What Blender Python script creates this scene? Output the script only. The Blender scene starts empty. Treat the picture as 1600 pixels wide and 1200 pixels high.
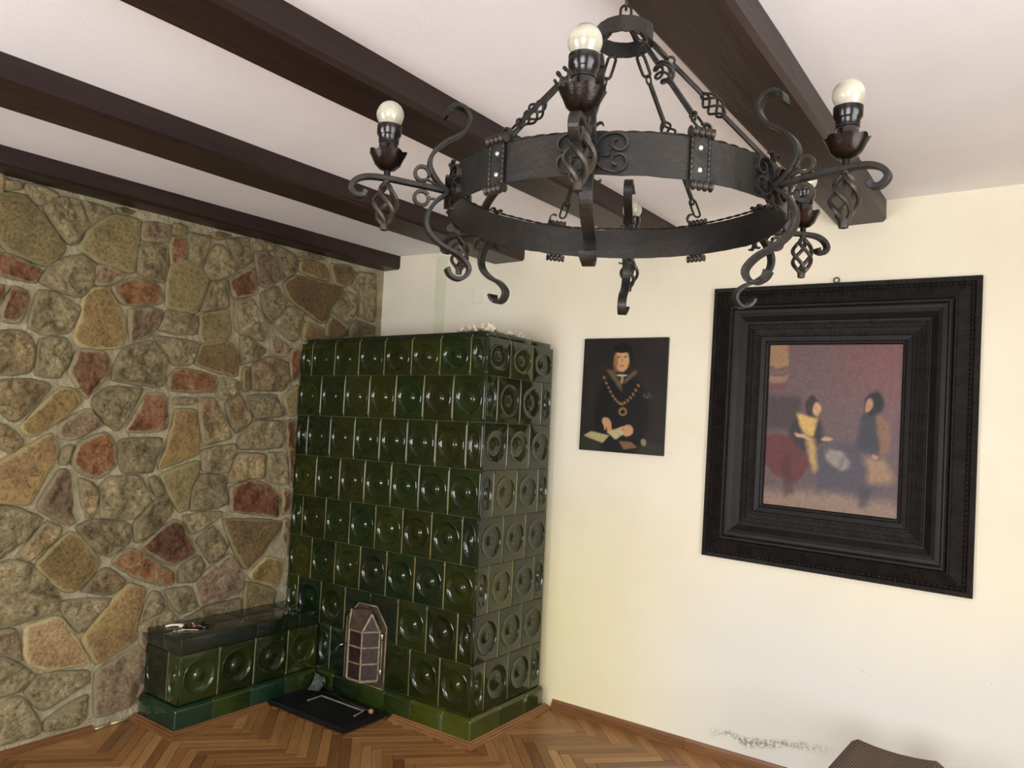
import bpy, bmesh, math, random
from mathutils import Vector, Matrix, noise
random.seed(7)
PI = math.pi
SC = bpy.context.scene
COL = SC.collection

# ------------------------------------------------------------------ camera
cam_d = bpy.data.cameras.new('camera'); cam = bpy.data.objects.new('camera', cam_d); COL.objects.link(cam)
cam_d.sensor_width = 36.0; cam_d.lens = 1153.062 / 1600 * 36; cam_d.clip_start = 0.05
RX = Vector((0.8148397, 0.5779025, 0.0454412)); UP = Vector((-0.0019002, -0.0757261, 0.9971268)); FW = Vector((-0.5796832, 0.8125849, 0.0606065))
M = Matrix((RX, UP, -FW)).transposed().to_4x4(); M.translation = Vector((3.951624, -3.862406, 1.648770))
cam.matrix_world = M
SC.camera = cam

# ------------------------------------------------------------------ view, world, window light
SC.view_settings.view_transform = 'Standard'; SC.view_settings.look = 'None'
SC.view_settings.gamma = 1; SC.view_settings.use_curve_mapping = False
SC.view_settings.exposure = 0.58
W = bpy.data.worlds.new('world'); SC.world = W; W.use_nodes = True
W.node_tree.nodes['Background'].inputs[0].default_value = (0.75, 0.85, 1.0, 1)
W.node_tree.nodes['Background'].inputs[1].default_value = 1.5
def area(name, loc, rot, sx, sy, power, col):
    d = bpy.data.lights.new(name, 'AREA'); d.shape = 'RECTANGLE'; d.size = sx; d.size_y = sy
    d.energy = power; d.color = col
    o = bpy.data.objects.new(name, d); COL.objects.link(o); o.location = loc; o.rotation_euler = rot
    return o
area('window_daylight', (4.4, -5.56, 1.45), (PI/2, 0, 0), 1.5, 1.5, 68, (0.96, 0.98, 1.0))
area('window_daylight', (1.7, -5.56, 1.45), (PI/2, 0, 0), 1.5, 1.5, 62, (0.97, 0.98, 1.0))
area('window_daylight', (5.76, -3.4, 1.30), (PI/2, 0, PI/2), 1.8, 1.9, 62, (0.94, 0.98, 1.0))
sd_ = bpy.data.lights.new('sun', 'SUN'); sd_.energy = 9.0; sd_.angle = 0.01; sd_.color = (1.0, 0.97, 0.92)
sun = bpy.data.objects.new('sun', sd_); COL.objects.link(sun); sun.rotation_euler = Vector((-1.0, -0.5, -0.75)).to_track_quat('-Z', 'Y').to_euler()

# ------------------------------------------------------------------ material helpers
def new_mat(name):
    m = bpy.data.materials.new(name); m.use_nodes = True
    nt = m.node_tree; return m, nt, nt.nodes, nt.links, nt.nodes['Principled BSDF']
def ramp(N, stops):
    r = N.new('ShaderNodeValToRGB'); e = r.color_ramp.elements
    while len(e) < len(stops): e.new(0.5)
    for i, (p, c) in enumerate(stops): e[i].position = p; e[i].color = (*c, 1)
    return r
def coords(N, L, scale=(1, 1, 1), kind='Object', rot=(0, 0, 0), rnd=False):
    t = N.new('ShaderNodeTexCoord'); mp = N.new('ShaderNodeMapping')
    mp.inputs['Scale'].default_value = scale; mp.inputs['Rotation'].default_value = rot
    L.new(t.outputs[kind], mp.inputs['Vector'])
    if rnd:
        oi = N.new('ShaderNodeObjectInfo'); mu = N.new('ShaderNodeMath'); mu.operation = 'MULTIPLY'; mu.inputs[1].default_value = 37.0
        L.new(oi.outputs['Random'], mu.inputs[0])
        va = N.new('ShaderNodeVectorMath'); va.operation = 'ADD'
        L.new(t.outputs[kind], va.inputs[0]); L.new(mu.outputs[0], va.inputs[1]); L.new(va.outputs[0], mp.inputs['Vector'])
    return mp.outputs['Vector']
def nz(N, L, vec, scale, detail=4, rough=0.6, dist=0.0):
    n = N.new('ShaderNodeTexNoise'); n.inputs['Scale'].default_value = scale; n.inputs['Detail'].default_value = detail
    n.inputs['Roughness'].default_value = rough; n.inputs['Distortion'].default_value = dist
    L.new(vec, n.inputs['Vector']); return n.outputs['Fac']
def bump(N, L, B, height, strength, dist=0.01, prev=None):
    b = N.new('ShaderNodeBump'); b.inputs['Strength'].default_value = strength; b.inputs['Distance'].default_value = dist
    L.new(height, b.inputs['Height'])
    if prev is not None: L.new(prev, b.inputs['Normal'])
    L.new(b.outputs['Normal'], B.inputs['Normal']); return b.outputs['Normal']
def mixc(N, L, fac, a, b, mode='MIX'):
    m = N.new('ShaderNodeMix'); m.data_type = 'RGBA'; m.blend_type = mode
    if isinstance(fac, float): m.inputs[0].default_value = fac
    else: L.new(fac, m.inputs[0])
    for s, v in ((6, a), (7, b)):
        if isinstance(v, tuple): m.inputs[s].default_value = (*v, 1)
        else: L.new(v, m.inputs[s])
    return m.outputs[2]
def simple(name, c1, c2, scale=8, rough=0.5, metal=0.0, bs=0.0, bscale=60, stretch=(1, 1, 1), spec=None, coat=0.0, rnd=False, bd=0.01):
    m, nt, N, L, B = new_mat(name)
    v = coords(N, L, stretch, rnd=rnd)
    r = ramp(N, [(0.3, c1), (0.7, c2)]); L.new(nz(N, L, v, scale), r.inputs[0]); L.new(r.outputs[0], B.inputs['Base Color'])
    B.inputs['Roughness'].default_value = rough; B.inputs['Metallic'].default_value = metal
    if spec is not None: B.inputs['Specular IOR Level'].default_value = spec
    B.inputs['Coat Weight'].default_value = coat
    if bs: bump(N, L, B, nz(N, L, v, bscale), bs, bd)
    return m
def s2l(r, g, b):
    f = lambda c: ((c/255+0.055)/1.055)**2.4 if c > 10 else c/255/12.92
    return (f(r), f(g), f(b))

# ------------------------------------------------------------------ materials
def glaze():
    m, nt, N, L, B = new_mat('green_glaze')
    oi = N.new('ShaderNodeObjectInfo')
    r = ramp(N, [(0.0, (0.009, 0.014, 0.004)), (0.2, (0.018, 0.024, 0.004)), (0.4, (0.006, 0.017, 0.005)), (0.55, (0.026, 0.031, 0.004)), (0.7, (0.008, 0.020, 0.005)), (0.85, (0.014, 0.018, 0.004)), (1.0, (0.005, 0.017, 0.009))])
    L.new(oi.outputs['Random'], r.inputs[0])
    v = coords(N, L, (1, 1, 1), rnd=True)
    d = mixc(N, L, 0.55, r.outputs[0], (1, 1, 1), 'MIX')
    n1 = nz(N, L, v, 6, 3); rr = ramp(N, [(0.3, (0.55, 0.6, 0.5)), (0.7, (1.25, 1.2, 1.05))]); L.new(n1, rr.inputs[0])
    c = mixc(N, L, 1.0, r.outputs[0], rr.outputs[0], 'MULTIPLY'); L.new(c, B.inputs['Base Color'])
    B.inputs['Roughness'].default_value = 0.09; B.inputs['Coat Weight'].default_value = 0.25; B.inputs['Coat Roughness'].default_value = 0.06
    B.inputs['Specular IOR Level'].default_value = 0.45
    bump(N, L, B, nz(N, L, v, 7, 2), 0.05, 0.02)
    return m
def glaze_fixed(name, c1, c2, rough=0.1):
    m = simple(name, c1, c2, 5, rough, 0, 0.1, 10, coat=0.25, rnd=True, bd=0.02); return m
M_GL = glaze()
M_GLP = glaze_fixed('plinth_glaze_olive', (0.030, 0.040, 0.005), (0.058, 0.070, 0.007))
M_GLT = glaze_fixed('plinth_glaze_bottle_green', (0.006, 0.022, 0.010), (0.010, 0.034, 0.016))
M_GLM = glaze_fixed('plinth_glaze_moss', (0.014, 0.024, 0.005), (0.024, 0.038, 0.006))
M_GLK = glaze_fixed('dark_glaze', (0.006, 0.011, 0.005), (0.011, 0.018, 0.007), 0.12)
M_GLB = glaze_fixed('black_green_slab_glaze', (0.010, 0.014, 0.011), (0.020, 0.024, 0.018), 0.2)
M_GROUT = simple('aged_grout', s2l(44, 42, 26), s2l(104, 98, 66), 7, 0.8, 0, 0.3, 80)
M_GROUTL = simple('glazed_joint_cement', s2l(84, 78, 44), s2l(176, 166, 112), 5, 0.32, 0, 0.2, 60)
M_MORTAR = simple('wall_mortar', s2l(140, 130, 102), s2l(176, 166, 134), 7, 0.92, 0, 0.8, 24, bd=0.03)

def stone_mat(name, cols, edge, grain, bs, streak=False):
    m, nt, N, L, B = new_mat(name)
    v = coords(N, L, (1, 1, 1), rnd=True)
    r = ramp(N, cols); L.new(nz(N, L, v, 5, 6, 0.65, 0.6), r.inputs[0])
    fine = ramp(N, [(0.34, (0.34, 0.32, 0.30)), (0.46, (0.95, 0.95, 0.95)), (0.66, (1.55, 1.52, 1.45))]); L.new(nz(N, L, v, grain, 6, 0.75), fine.inputs[0])
    c = mixc(N, L, 0.9, r.outputs[0], fine.outputs[0], 'MULTIPLY')
    at = N.new('ShaderNodeAttribute'); at.attribute_name = 'edge'
    ad = N.new('ShaderNodeMath'); ad.operation = 'ADD'; L.new(at.outputs['Fac'], ad.inputs[0])
    nn = N.new('ShaderNodeMapRange'); L.new(nz(N, L, v, 22, 5, 0.7), nn.inputs[0]); nn.inputs[3].default_value = -1.1; nn.inputs[4].default_value = 0.25
    L.new(nn.outputs[0], ad.inputs[1])
    ss = N.new('ShaderNodeMapRange'); ss.interpolation_type = 'SMOOTHSTEP'; L.new(ad.outputs[0], ss.inputs[0]); ss.inputs[1].default_value = 0.2; ss.inputs[2].default_value = 0.6
    c2 = mixc(N, L, ss.outputs[0], c, edge)
    oi = N.new('ShaderNodeObjectInfo'); hs = N.new('ShaderNodeHueSaturation'); L.new(c2, hs.inputs['Color']); hs.inputs['Saturation'].default_value = 0.95
    mr = N.new('ShaderNodeMapRange'); L.new(oi.outputs['Random'], mr.inputs[0]); mr.inputs[3].default_value = 0.80; mr.inputs[4].default_value = 1.15; L.new(mr.outputs[0], hs.inputs['Value'])
    L.new(hs.outputs[0], B.inputs['Base Color'])
    B.inputs['Roughness'].default_value = 0.85; B.inputs['Specular IOR Level'].default_value = 0.25
    if streak:
        v2 = coords(N, L, (6, 1, 1), rot=(0.7, 0, 0), rnd=True)
        p = bump(N, L, B, nz(N, L, v2, 18, 3, 0.6, 1.0), bs*0.7, 0.012)
    else:
        p = bump(N, L, B, nz(N, L, v, 12, 8, 0.78, 0.8), bs, 0.065)
    bump(N, L, B, nz(N, L, v, 60, 5, 0.75), bs*0.8, 0.012, p)
    return m
EDG = s2l(172, 157, 118)
SM = {
 'g': stone_mat('stone_grey_beige', [(0.28, s2l(104, 92, 66)), (0.42, s2l(152, 136, 98)), (0.56, s2l(190, 171, 126)), (0.72, s2l(142, 127, 92))], EDG, 45, 1.0),
 't': stone_mat('stone_tan', [(0.28, s2l(132, 110, 76)), (0.5, s2l(184, 157, 110)), (0.7, s2l(204, 180, 130))], EDG, 45, 1.0),
 'o': stone_mat('stone_olive', [(0.25, s2l(92, 80, 52)), (0.5, s2l(126, 111, 72)), (0.75, s2l(110, 97, 62))], s2l(134, 124, 84), 60, 0.55, True),
 'y': stone_mat('stone_ochre', [(0.25, s2l(98, 78, 44)), (0.5, s2l(124, 102, 60)), (0.75, s2l(140, 118, 70))], s2l(154, 138, 92), 60, 0.6, True),
 'n': stone_mat('stone_brown_olive', [(0.25, s2l(100, 78, 54)), (0.5, s2l(132, 106, 66)), (0.75, s2l(150, 128, 72))], s2l(146, 130, 84), 60, 0.6, True),
 'r': stone_mat('stone_red', [(0.28, s2l(106, 66, 44)), (0.46, s2l(138, 88, 58)), (0.6, s2l(158, 118, 80)), (0.75, s2l(126, 78, 52))], EDG, 50, 0.8),
 'q': stone_mat('stone_dark_red', [(0.28, s2l(86, 56, 40)), (0.46, s2l(116, 76, 52)), (0.6, s2l(144, 108, 74)), (0.75, s2l(102, 66, 46))], EDG, 50, 0.8),
 's': stone_mat('stone_orange', [(0.28, s2l(126, 80, 50)), (0.46, s2l(158, 106, 66)), (0.6, s2l(176, 140, 94)), (0.75, s2l(140, 92, 60))], EDG, 50, 0.8),
 's2': stone_mat('stone_amber', [(0.25, s2l(122, 96, 66)), (0.5, s2l(150, 122, 82)), (0.75, s2l(160, 136, 96))], s2l(170, 154, 108), 55, 0.7, True),
 'p': stone_mat('stone_plum_grey', [(0.28, s2l(114, 92, 72)), (0.5, s2l(152, 126, 96)), (0.7, s2l(172, 150, 114))], EDG, 50, 0.8),
 'b': stone_mat('stone_umber', [(0.25, s2l(76, 58, 40)), (0.5, s2l(104, 84, 52)), (0.75, s2l(116, 98, 60))], s2l(130, 118, 80), 60, 0.6, True),
}

def plaster():
    m, nt, N, L, B = new_mat('cream_plaster')
    t = N.new('ShaderNodeTexCoord'); sx = N.new('ShaderNodeSeparateXYZ'); L.new(t.outputs['Object'], sx.inputs[0])
    v = t.outputs['Object']
    base = ramp(N, [(0.3, s2l(232, 222, 198)), (0.7, s2l(240, 232, 210))]); L.new(nz(N, L, v, 1.3, 4), base.inputs[0])
    # greyer lower zone with an uneven upper edge, right of the portrait
    def mr(src, a, b, c=0.0, d=1.0):
        k = N.new('ShaderNodeMapRange'); k.interpolation_type = 'SMOOTHSTEP'; L.new(src, k.inputs[0])
        k.inputs[1].default_value = a; k.inputs[2].default_value = b; k.inputs[3].default_value = c; k.inputs[4].default_value = d; return k.outputs[0]
    def mul(a, b, op='MULTIPLY'):
        q = N.new('ShaderNodeMath'); q.operation = op
        for i, x in enumerate((a, b)):
            if isinstance(x, (int, float)): q.inputs[i].default_value = x
            else: L.new(x, q.inputs[i])
        return q.outputs[0]
    zz = mul(sx.outputs['Z'], mul(nz(N, L, v, 1.6, 3), 0.5), 'SUBTRACT')
    grey_low = mul(mr(sx.outputs['X'], 2.0, 2.9), mr(zz, 0.25, 0.9, 1.0, 0.0))
    c1 = mixc(N, L, mul(grey_low, 0.85), base.outputs[0], s2l(222, 221, 212))
    yel = mul(mr(sx.outputs['X'], 1.5, 2.6, 1.0, 0.0), mr(zz, 0.3, 1.3, 1.0, 0.0))
    c1b = mixc(N, L, mul(yel, 0.6), c1, s2l(236, 224, 158))
    # mould line near the floor
    zl = mul(sx.outputs['Z'], mul(nz(N, L, v, 5.0, 3), 0.16), 'SUBTRACT')
    xs = mul(mul(sx.outputs['X'], 2.55, 'SUBTRACT'), 0.16)
    dl = mul(mul(zl, xs, 'SUBTRACT'), 0.02, 'SUBTRACT')
    ab = N.new('ShaderNodeMath'); ab.operation = 'ABSOLUTE'; L.new(dl, ab.inputs[0])
    line = mul(mul(mr(ab.outputs[0], 0.002, 0.030, 1.0, 0.0), mul(mr(sx.outputs['X'], 2.52, 2.7), mr(sx.outputs['X'], 2.9, 3.25, 1.0, 0.0))), mr(nz(N, L, v, 70, 4), 0.40, 0.56))
    c2 = mixc(N, L, mul(line, 0.75), c1b, s2l(120, 112, 96))
    sp = mr(nz(N, L, v, 55, 1), 0.775, 0.80)
    c3 = mixc(N, L, mul(sp, 0.35), c2, s2l(120, 100, 70))
    L.new(c3, B.inputs['Base Color']); B.inputs['Roughness'].default_value = 0.75; B.inputs['Specular IOR Level'].default_value = 0.2
    bump(N, L, B, nz(N, L, v, 90, 4), 0.12, 0.004)
    return m
M_PL = plaster()
M_WALL2 = simple('muted_wall_paint', s2l(176, 166, 144), s2l(188, 178, 156), 2, 0.8)
M_CEIL = simple('white_ceiling_paint', s2l(240, 240, 243), s2l(247, 247, 250), 2, 0.85, 0, 0.15, 120, spec=0.2, bd=0.004)
M_BEAM = simple('dark_stained_beam', s2l(30, 19, 17), s2l(50, 34, 30), 5, 0.42, 0, 0.25, 14, (3, 0.25, 3), spec=0.35)
M_GREENP = simple('pale_green_paint', s2l(216, 215, 186), s2l(220, 219, 192), 5, 0.7)

def wood(name, cols, rough, sc=(2, 22, 22)):
    m, nt, N, L, B = new_mat(name)
    v = coords(N, L, sc, rnd=True)
    oi = N.new('ShaderNodeObjectInfo'); r = ramp(N, cols); L.new(oi.outputs['Random'], r.inputs[0])
    g = ramp(N, [(0.3, (0.62, 0.58, 0.52)), (0.55, (1, 1, 1)), (0.8, (1.2, 1.18, 1.12))]); L.new(nz(N, L, v, 2.4, 6, 0.65, 0.8), g.inputs[0])
    c = mixc(N, L, 0.9, r.outputs[0], g.outputs[0], 'MULTIPLY'); L.new(c, B.inputs['Base Color'])
    B.inputs['Roughness'].default_value = rough; B.inputs['Specular IOR Level'].default_value = 0.4
    bump(N, L, B, nz(N, L, v, 4, 5), 0.08, 0.004)
    return m
M_PARQ = wood('oak_parquet', [(0.0, s2l(102, 64, 36)), (0.2, s2l(144, 101, 58)), (0.45, s2l(168, 122, 72)), (0.6, s2l(132, 88, 48)), (0.8, s2l(180, 136, 84)), (1.0, s2l(112, 74, 42))], 0.36)
M_FLOOR = simple('dark_joint_wood', s2l(52, 32, 16), s2l(70, 44, 24), 10, 0.7)
M_TRIM = wood('pine_moulding', [(0, s2l(112, 74, 42)), (1, s2l(134, 92, 54))], 0.4, (2, 2, 30))
M_IRON = simple('wrought_iron', s2l(26, 26, 25), s2l(54, 50, 46), 30, 0.42, 0.6, 0.35, 90, bd=0.004)
M_BAND = simple('hammered_iron', s2l(24, 25, 23), s2l(50, 43, 37), 6, 0.42, 0.5, 0.5, 42, bd=0.004)
M_BRASSY = simple('rubbed_iron', s2l(36, 33, 30), s2l(74, 66, 57), 40, 0.42, 0.6, 0.3, 90, bd=0.003)
M_BAKE = simple('dark_bakelite', s2l(12, 9, 8), s2l(30, 20, 13), 12, 0.2, 0.1)
M_CUP = simple('dark_brass_cup', s2l(26, 23, 22), s2l(58, 46, 40), 14, 0.28, 0.8, 0.15, 40)
M_BLACKFR = simple('ebonised_wood', s2l(16, 14, 13), s2l(30, 26, 24), 20, 0.46, 0, 0, spec=0.22)
def ripple(name, ax):
    m, nt, N, L, B = new_mat(name)
    v = coords(N, L)
    w = N.new('ShaderNodeTexWave'); w.bands_direction = ax; w.inputs['Scale'].default_value = 38; w.inputs['Distortion'].default_value = 1.2; L.new(v, w.inputs[0])
    r = ramp(N, [(0.3, s2l(16, 13, 12)), (0.7, s2l(34, 29, 26))]); L.new(nz(N, L, v, 20), r.inputs[0]); L.new(r.outputs[0], B.inputs['Base Color'])
    B.inputs['Roughness'].default_value = 0.5; B.inputs['Specular IOR Level'].default_value = 0.25
    bump(N, L, B, w.outputs['Fac'], 0.6, 0.004)
    return m
M_RIPX = ripple('rippled_ebonised_wood', 'X'); M_RIPZ = ripple('rippled_ebonised_wood_upright', 'Z')
M_TRAY = simple('black_sheet_metal', s2l(14, 15, 17), s2l(30, 31, 33), 12, 0.45, 0.4, 0.3, 30)
M_WORN = simple('worn_edge_metal', s2l(120, 116, 96), s2l(190, 184, 160), 60, 0.5, 0.3)
M_TIN = simple('galvanised_tin', s2l(84, 84, 78), s2l(150, 150, 142), 30, 0.4, 0.6, 0.6, 25)
M_DOOR = simple('weathered_door_metal', s2l(50, 38, 28), s2l(88, 70, 52), 26, 0.6, 0.2, 0.4, 60, bd=0.004)
M_DOORL = simple('bare_door_bars', s2l(104, 92, 70), s2l(160, 148, 118), 40, 0.5, 0.3, 0.3, 60, bd=0.004)
M_MICA = simple('red_brown_mica', s2l(30, 17, 14), s2l(58, 38, 32), 30, 0.25, 0, 0.2, 50)
M_CHROME = simple('polished_steel', s2l(180, 176, 166), s2l(220, 216, 206), 10, 0.18, 1.0)
M_BRASS = simple('pale_brass', s2l(206, 196, 130), s2l(226, 216, 160), 10, 0.3, 0.7)
M_RAG = simple('crumpled_plaster_paper', s2l(196, 180, 156), s2l(236, 224, 204), 9, 0.9, 0, 0.6, 30)
M_BONE = simple('bone_white_plastic', s2l(206, 190, 164), s2l(226, 214, 190), 9, 0.4)
M_KEYDK = simple('black_key_metal', s2l(24, 22, 22), s2l(44, 40, 38), 9, 0.35, 0.7)
M_RED = simple('red_plastic', s2l(150, 30, 26), s2l(176, 44, 36), 9, 0.4)
M_KNOB = simple('turned_wood_knob', s2l(120, 92, 64), s2l(160, 130, 96), 30, 0.5)
def bulbmat():
    m, nt, N, L, B = new_mat('pearl_bulb_glass')
    v = coords(N, L); r = ramp(N, [(0.3, s2l(150, 144, 122)), (0.7, s2l(186, 182, 164))]); L.new(nz(N, L, v, 30), r.inputs[0]); L.new(r.outputs[0], B.inputs['Base Color'])
    B.inputs['Roughness'].default_value = 0.12; B.inputs['Subsurface Weight'].default_value = 0.35; B.inputs['Subsurface Radius'].default_value = (0.02, 0.02, 0.018)
    B.inputs['Coat Weight'].default_value = 0.5; B.inputs['Transmission Weight'].default_value = 0.12
    return m
M_BULB = bulbmat()
def weave():
    m, nt, N, L, B = new_mat('brown_ribbed_upholstery')
    v = coords(N, L)
    w = N.new('ShaderNodeTexWave'); w.bands_direction = 'X'; w.inputs['Scale'].default_value = 36; L.new(v, w.inputs[0])
    w2 = N.new('ShaderNodeTexWave'); w2.bands_direction = 'Y'; w2.inputs['Scale'].default_value = 60; L.new(v, w2.inputs[0])
    mu = N.new('ShaderNodeMath'); mu.operation = 'MULTIPLY'; L.new(w.outputs['Fac'], mu.inputs[0]); L.new(w2.outputs['Fac'], mu.inputs[1])
    r = ramp(N, [(0.0, s2l(58, 44, 34)), (0.7, s2l(142, 118, 96))]); L.new(mu.outputs[0], r.inputs[0]); L.new(r.outputs[0], B.inputs['Base Color'])
    B.inputs['Roughness'].default_value = 0.85; bump(N, L, B, mu.outputs[0], 0.7, 0.004)
    return m
M_WEAVE = weave()
M_CHAIRW = simple('walnut_leg', s2l(60, 38, 24), s2l(84, 54, 34), 9, 0.4)

# ------------------------------------------------------------------ mesh helpers
def mesh(name, verts, faces, m=None, smooth=False):
    me = bpy.data.meshes.new(name); me.from_pydata([tuple(v) for v in verts], [], faces); me.update()
    if m is not None: me.materials.append(m)
    if smooth:
        for p in me.polygons: p.use_smooth = True
    return me
def fix(me):
    bm = bmesh.new(); bm.from_mesh(me); bmesh.ops.recalc_face_normals(bm, faces=bm.faces); bm.to_mesh(me); bm.free(); return me
def put(name, me, parent=None, loc=None, rot=None, mt=None):
    o = bpy.data.objects.new(name, me); COL.objects.link(o)
    if parent is not None: o.parent = parent
    if loc is not None: o.location = loc
    if rot is not None: o.rotation_euler = rot
    if mt is not None:
        o.material_slots[0].link = 'OBJECT'; o.material_slots[0].material = mt
    return o
def empty(name, loc, label, cat, group=None):
    o = bpy.data.objects.new(name, None); COL.objects.link(o); o.location = loc; o.empty_display_size = 0.1
    tag(o, label, cat, group); return o
def tag(o, label, cat, group=None):
    o['label'] = label; o['category'] = cat
    if group: o['group'] = group
    return o
def structure(o): o['kind'] = 'structure'; return o
class MB:
    def __init__(s): s.v = []; s.f = []
    def add(s, v, f):
        n = len(s.v); s.v += [tuple(x) for x in v]; s.f += [tuple(i+n for i in q) for q in f]; return s
    def box(s, x0, x1, y0, y1, z0, z1):
        return s.add([(x0, y0, z0), (x1, y0, z0), (x1, y1, z0), (x0, y1, z0), (x0, y0, z1), (x1, y0, z1), (x1, y1, z1), (x0, y1, z1)],
                     [(0, 3, 2, 1), (4, 5, 6, 7), (0, 1, 5, 4), (1, 2, 6, 5), (2, 3, 7, 6), (3, 0, 4, 7)])
    def sweep(s, path, prof, side=None, closed=False, scale=None):
        # prof: list of (a,b): a along side vector, b along the in-plane normal
        P = [Vector(q) for q in path]; n = len(P); k = len(prof); vs = []
        prev = None
        for i in range(n):
            if closed: t = P[(i+1) % n]-P[i-1]
            else: t = P[min(i+1, n-1)]-P[max(i-1, 0)]
            t.normalize()
            if side is not None: a = Vector(side[i] if isinstance(side, list) else side)
            else:
                a = prev if prev is not None else (Vector((0, 0, 1)) if abs(t.z) < 0.9 else Vector((1, 0, 0)))
            a = (a-t*a.dot(t)).normalized(); prev = a; b = t.cross(a); sc = scale[i] if scale else 1.0
            for (pa, pb) in prof:
                sa, sb = (sc, sc) if not isinstance(sc, tuple) else sc
                vs.append(P[i]+a*pa*sa+b*pb*sb)
        fs = []
        for i in range(n if closed else n-1):
            j = (i+1) % n
            for q in range(k): fs.append((i*k+q, i*k+(q+1) % k, j*k+(q+1) % k, j*k+q))
        if not closed: fs.append(tuple(reversed(range(k)))); fs.append(tuple((n-1)*k+q for q in range(k)))
        return s.add(vs, fs)
    def lathe(s, prof, c=(0, 0, 0), seg=20, fn=None):
        vs = []; k = len(prof)
        for i in range(seg):
            a = 2*PI*i/seg
            for j, (r, z) in enumerate(prof):
                if fn: r, z = fn(j, a, r, z)
                vs.append((c[0]+r*math.cos(a), c[1]+r*math.sin(a), c[2]+z))
        fs = [(i*k+j, ((i+1) % seg)*k+j, ((i+1) % seg)*k+j+1, i*k+j+1) for i in range(seg) for j in range(k-1)]
        return s.add(vs, fs)
    def me(s, name, m=None, smooth=False, bevel=0.0, seg=1, auto=None):
        me = mesh(name, s.v, s.f, m)
        bm = bmesh.new(); bm.from_mesh(me); bmesh.ops.recalc_face_normals(bm, faces=bm.faces)
        if bevel: bmesh.ops.bevel(bm, geom=[e for e in bm.edges if e.calc_face_angle(0) > 0.5], offset=bevel, segments=seg, profile=0.5, affect='EDGES', clamp_overlap=True)
        bm.to_mesh(me); bm.free()
        if smooth:
            for p in me.polygons: p.use_smooth = True
            if auto: me.set_sharp_from_angle(angle=auto)
        return me
def circ(r, n=8, e=1.0): return [(r*math.cos(2*PI*i/n), r*e*math.sin(2*PI*i/n)) for i in range(n)]
def rect(w, t): return [(-w/2, -t/2), (w/2, -t/2), (w/2, t/2), (-w/2, t/2)]
def smooth_path(pts, n=4):
    P = [Vector(q) for q in pts]; out = []
    for i in range(len(P)-1):
        p0 = P[max(i-1, 0)]; p1 = P[i]; p2 = P[i+1]; p3 = P[min(i+2, len(P)-1)]
        for k in range(n):
            t = k/n
            out.append(0.5*((2*p1)+(p2-p0)*t+(2*p0-5*p1+4*p2-p3)*t*t+(3*p1-p0-3*p2+p3)*t**3))
    out.append(P[-1]); return out

# ------------------------------------------------------------------ room shell
def zc(x):
    pts = [(-0.3, 2.885), (0.0, 2.88), (1.2, 2.838), (3.36, 2.828), (6.5, 2.80)]
    for (a, za), (b, zb) in zip(pts, pts[1:]):
        if x <= b: return za+(zb-za)*(x-a)/(b-a)
    return pts[-1][1]
YB = -5.5; XR = 5.7
mb = MB(); xs = [-0.25, 0.0, 0.6, 1.2, 2.3, 3.36, 4.8, XR+0.2]; ys = [0.2, YB-0.2]
for x in xs:
    for y in ys: mb.v.append((x, y, zc(x)+0.02*y))
for x in xs:
    for y in ys: mb.v.append((x, y, zc(x)+0.02*y+0.2))
n = len(xs)
for i in range(n-1):
    a = i*2; mb.f.append((a, a+1, a+3, a+2)); b = 2*n+a; mb.f.append((b, b+2, b+3, b+1))
mb.f += [tuple([2*i for i in range(n)]+[2*n+2*i for i in reversed(range(n))]), tuple([2*i+1 for i in reversed(range(n))]+[2*n+2*i+1 for i in range(n)]),
         (0, 2*n, 2*n+1, 1), (2*n-2, 2*n-1, 4*n-1, 4*n-2)]
structure(put('ceiling', mb.me('ceiling', M_CEIL)))
structure(put('wall_back', MB().box(-0.25, XR+0.2, 0.0, 0.2, -0.1, 2.9).me('wall_back', M_PL)))
wl = structure(put('wall_left', MB().box(-0.25, -0.023, YB, 0.0, -0.1, 2.86).me('wall_left', M_MORTAR)))
def wall_with_holes(name, axis, c0, c1, lo, hi, holes):
    mb = MB(); z1 = 2.72
    cuts = sorted(holes); u = lo
    def bx(a, b, za, zb):
        if axis == 'y': mb.box(a, b, c0, c1, za, zb)
        else: mb.box(c0, c1, a, b, za, zb)
    for (a, b, za, zb) in cuts:
        bx(u, a, -0.1, z1); bx(a, b, -0.1, za); bx(a, b, zb, z1); u = b
    bx(u, hi, -0.1, z1)
    return structure(put(name, mb.me(name, M_WALL2)))
wall_with_holes('wall_front', 'y', YB-0.2, YB, -0.25, XR, [(0.95, 2.45, 0.7, 2.2), (3.65, 5.15, 0.7, 2.2)])
wall_with_holes('wall_right', 'x', XR, XR+0.2, YB-0.2, 0.0, [(-4.3, -2.5, 0.35, 2.25)])
for k, (x0, x1) in enumerate(((0.95, 2.45), (3.65, 5.15))):
    mb = MB(); t = 0.05
    for a, b, c, d in ((x0, x1, 0.7, 0.7+t), (x0, x1, 2.2-t, 2.2), (x0, x0+t, 0.75, 2.15), (x1-t, x1, 0.75, 2.15), ((x0+x1)/2-t/2, (x0+x1)/2+t/2, 0.75, 2.15), (x0+t, x1-t, 1.66, 1.70)):
        mb.box(a, b, YB-0.06, YB-0.01, c, d)
    structure(put('window_%d' % (k+1), mb.me('window', M_CEIL)))
mb = MB(); t = 0.05
for a, b, c, d in ((-4.3, -2.5, 0.35, 0.35+t), (-4.3, -2.5, 2.25-t, 2.25), (-4.3, -4.3+t, 0.4, 2.2), (-2.5-t, -2.5, 0.4, 2.2), (-3.43, -3.37, 0.4, 2.2)):
    mb.box(XR+0.01, XR+0.06, a, b, c, d)
structure(put('window_3', mb.me('window', M_CEIL)))

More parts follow.
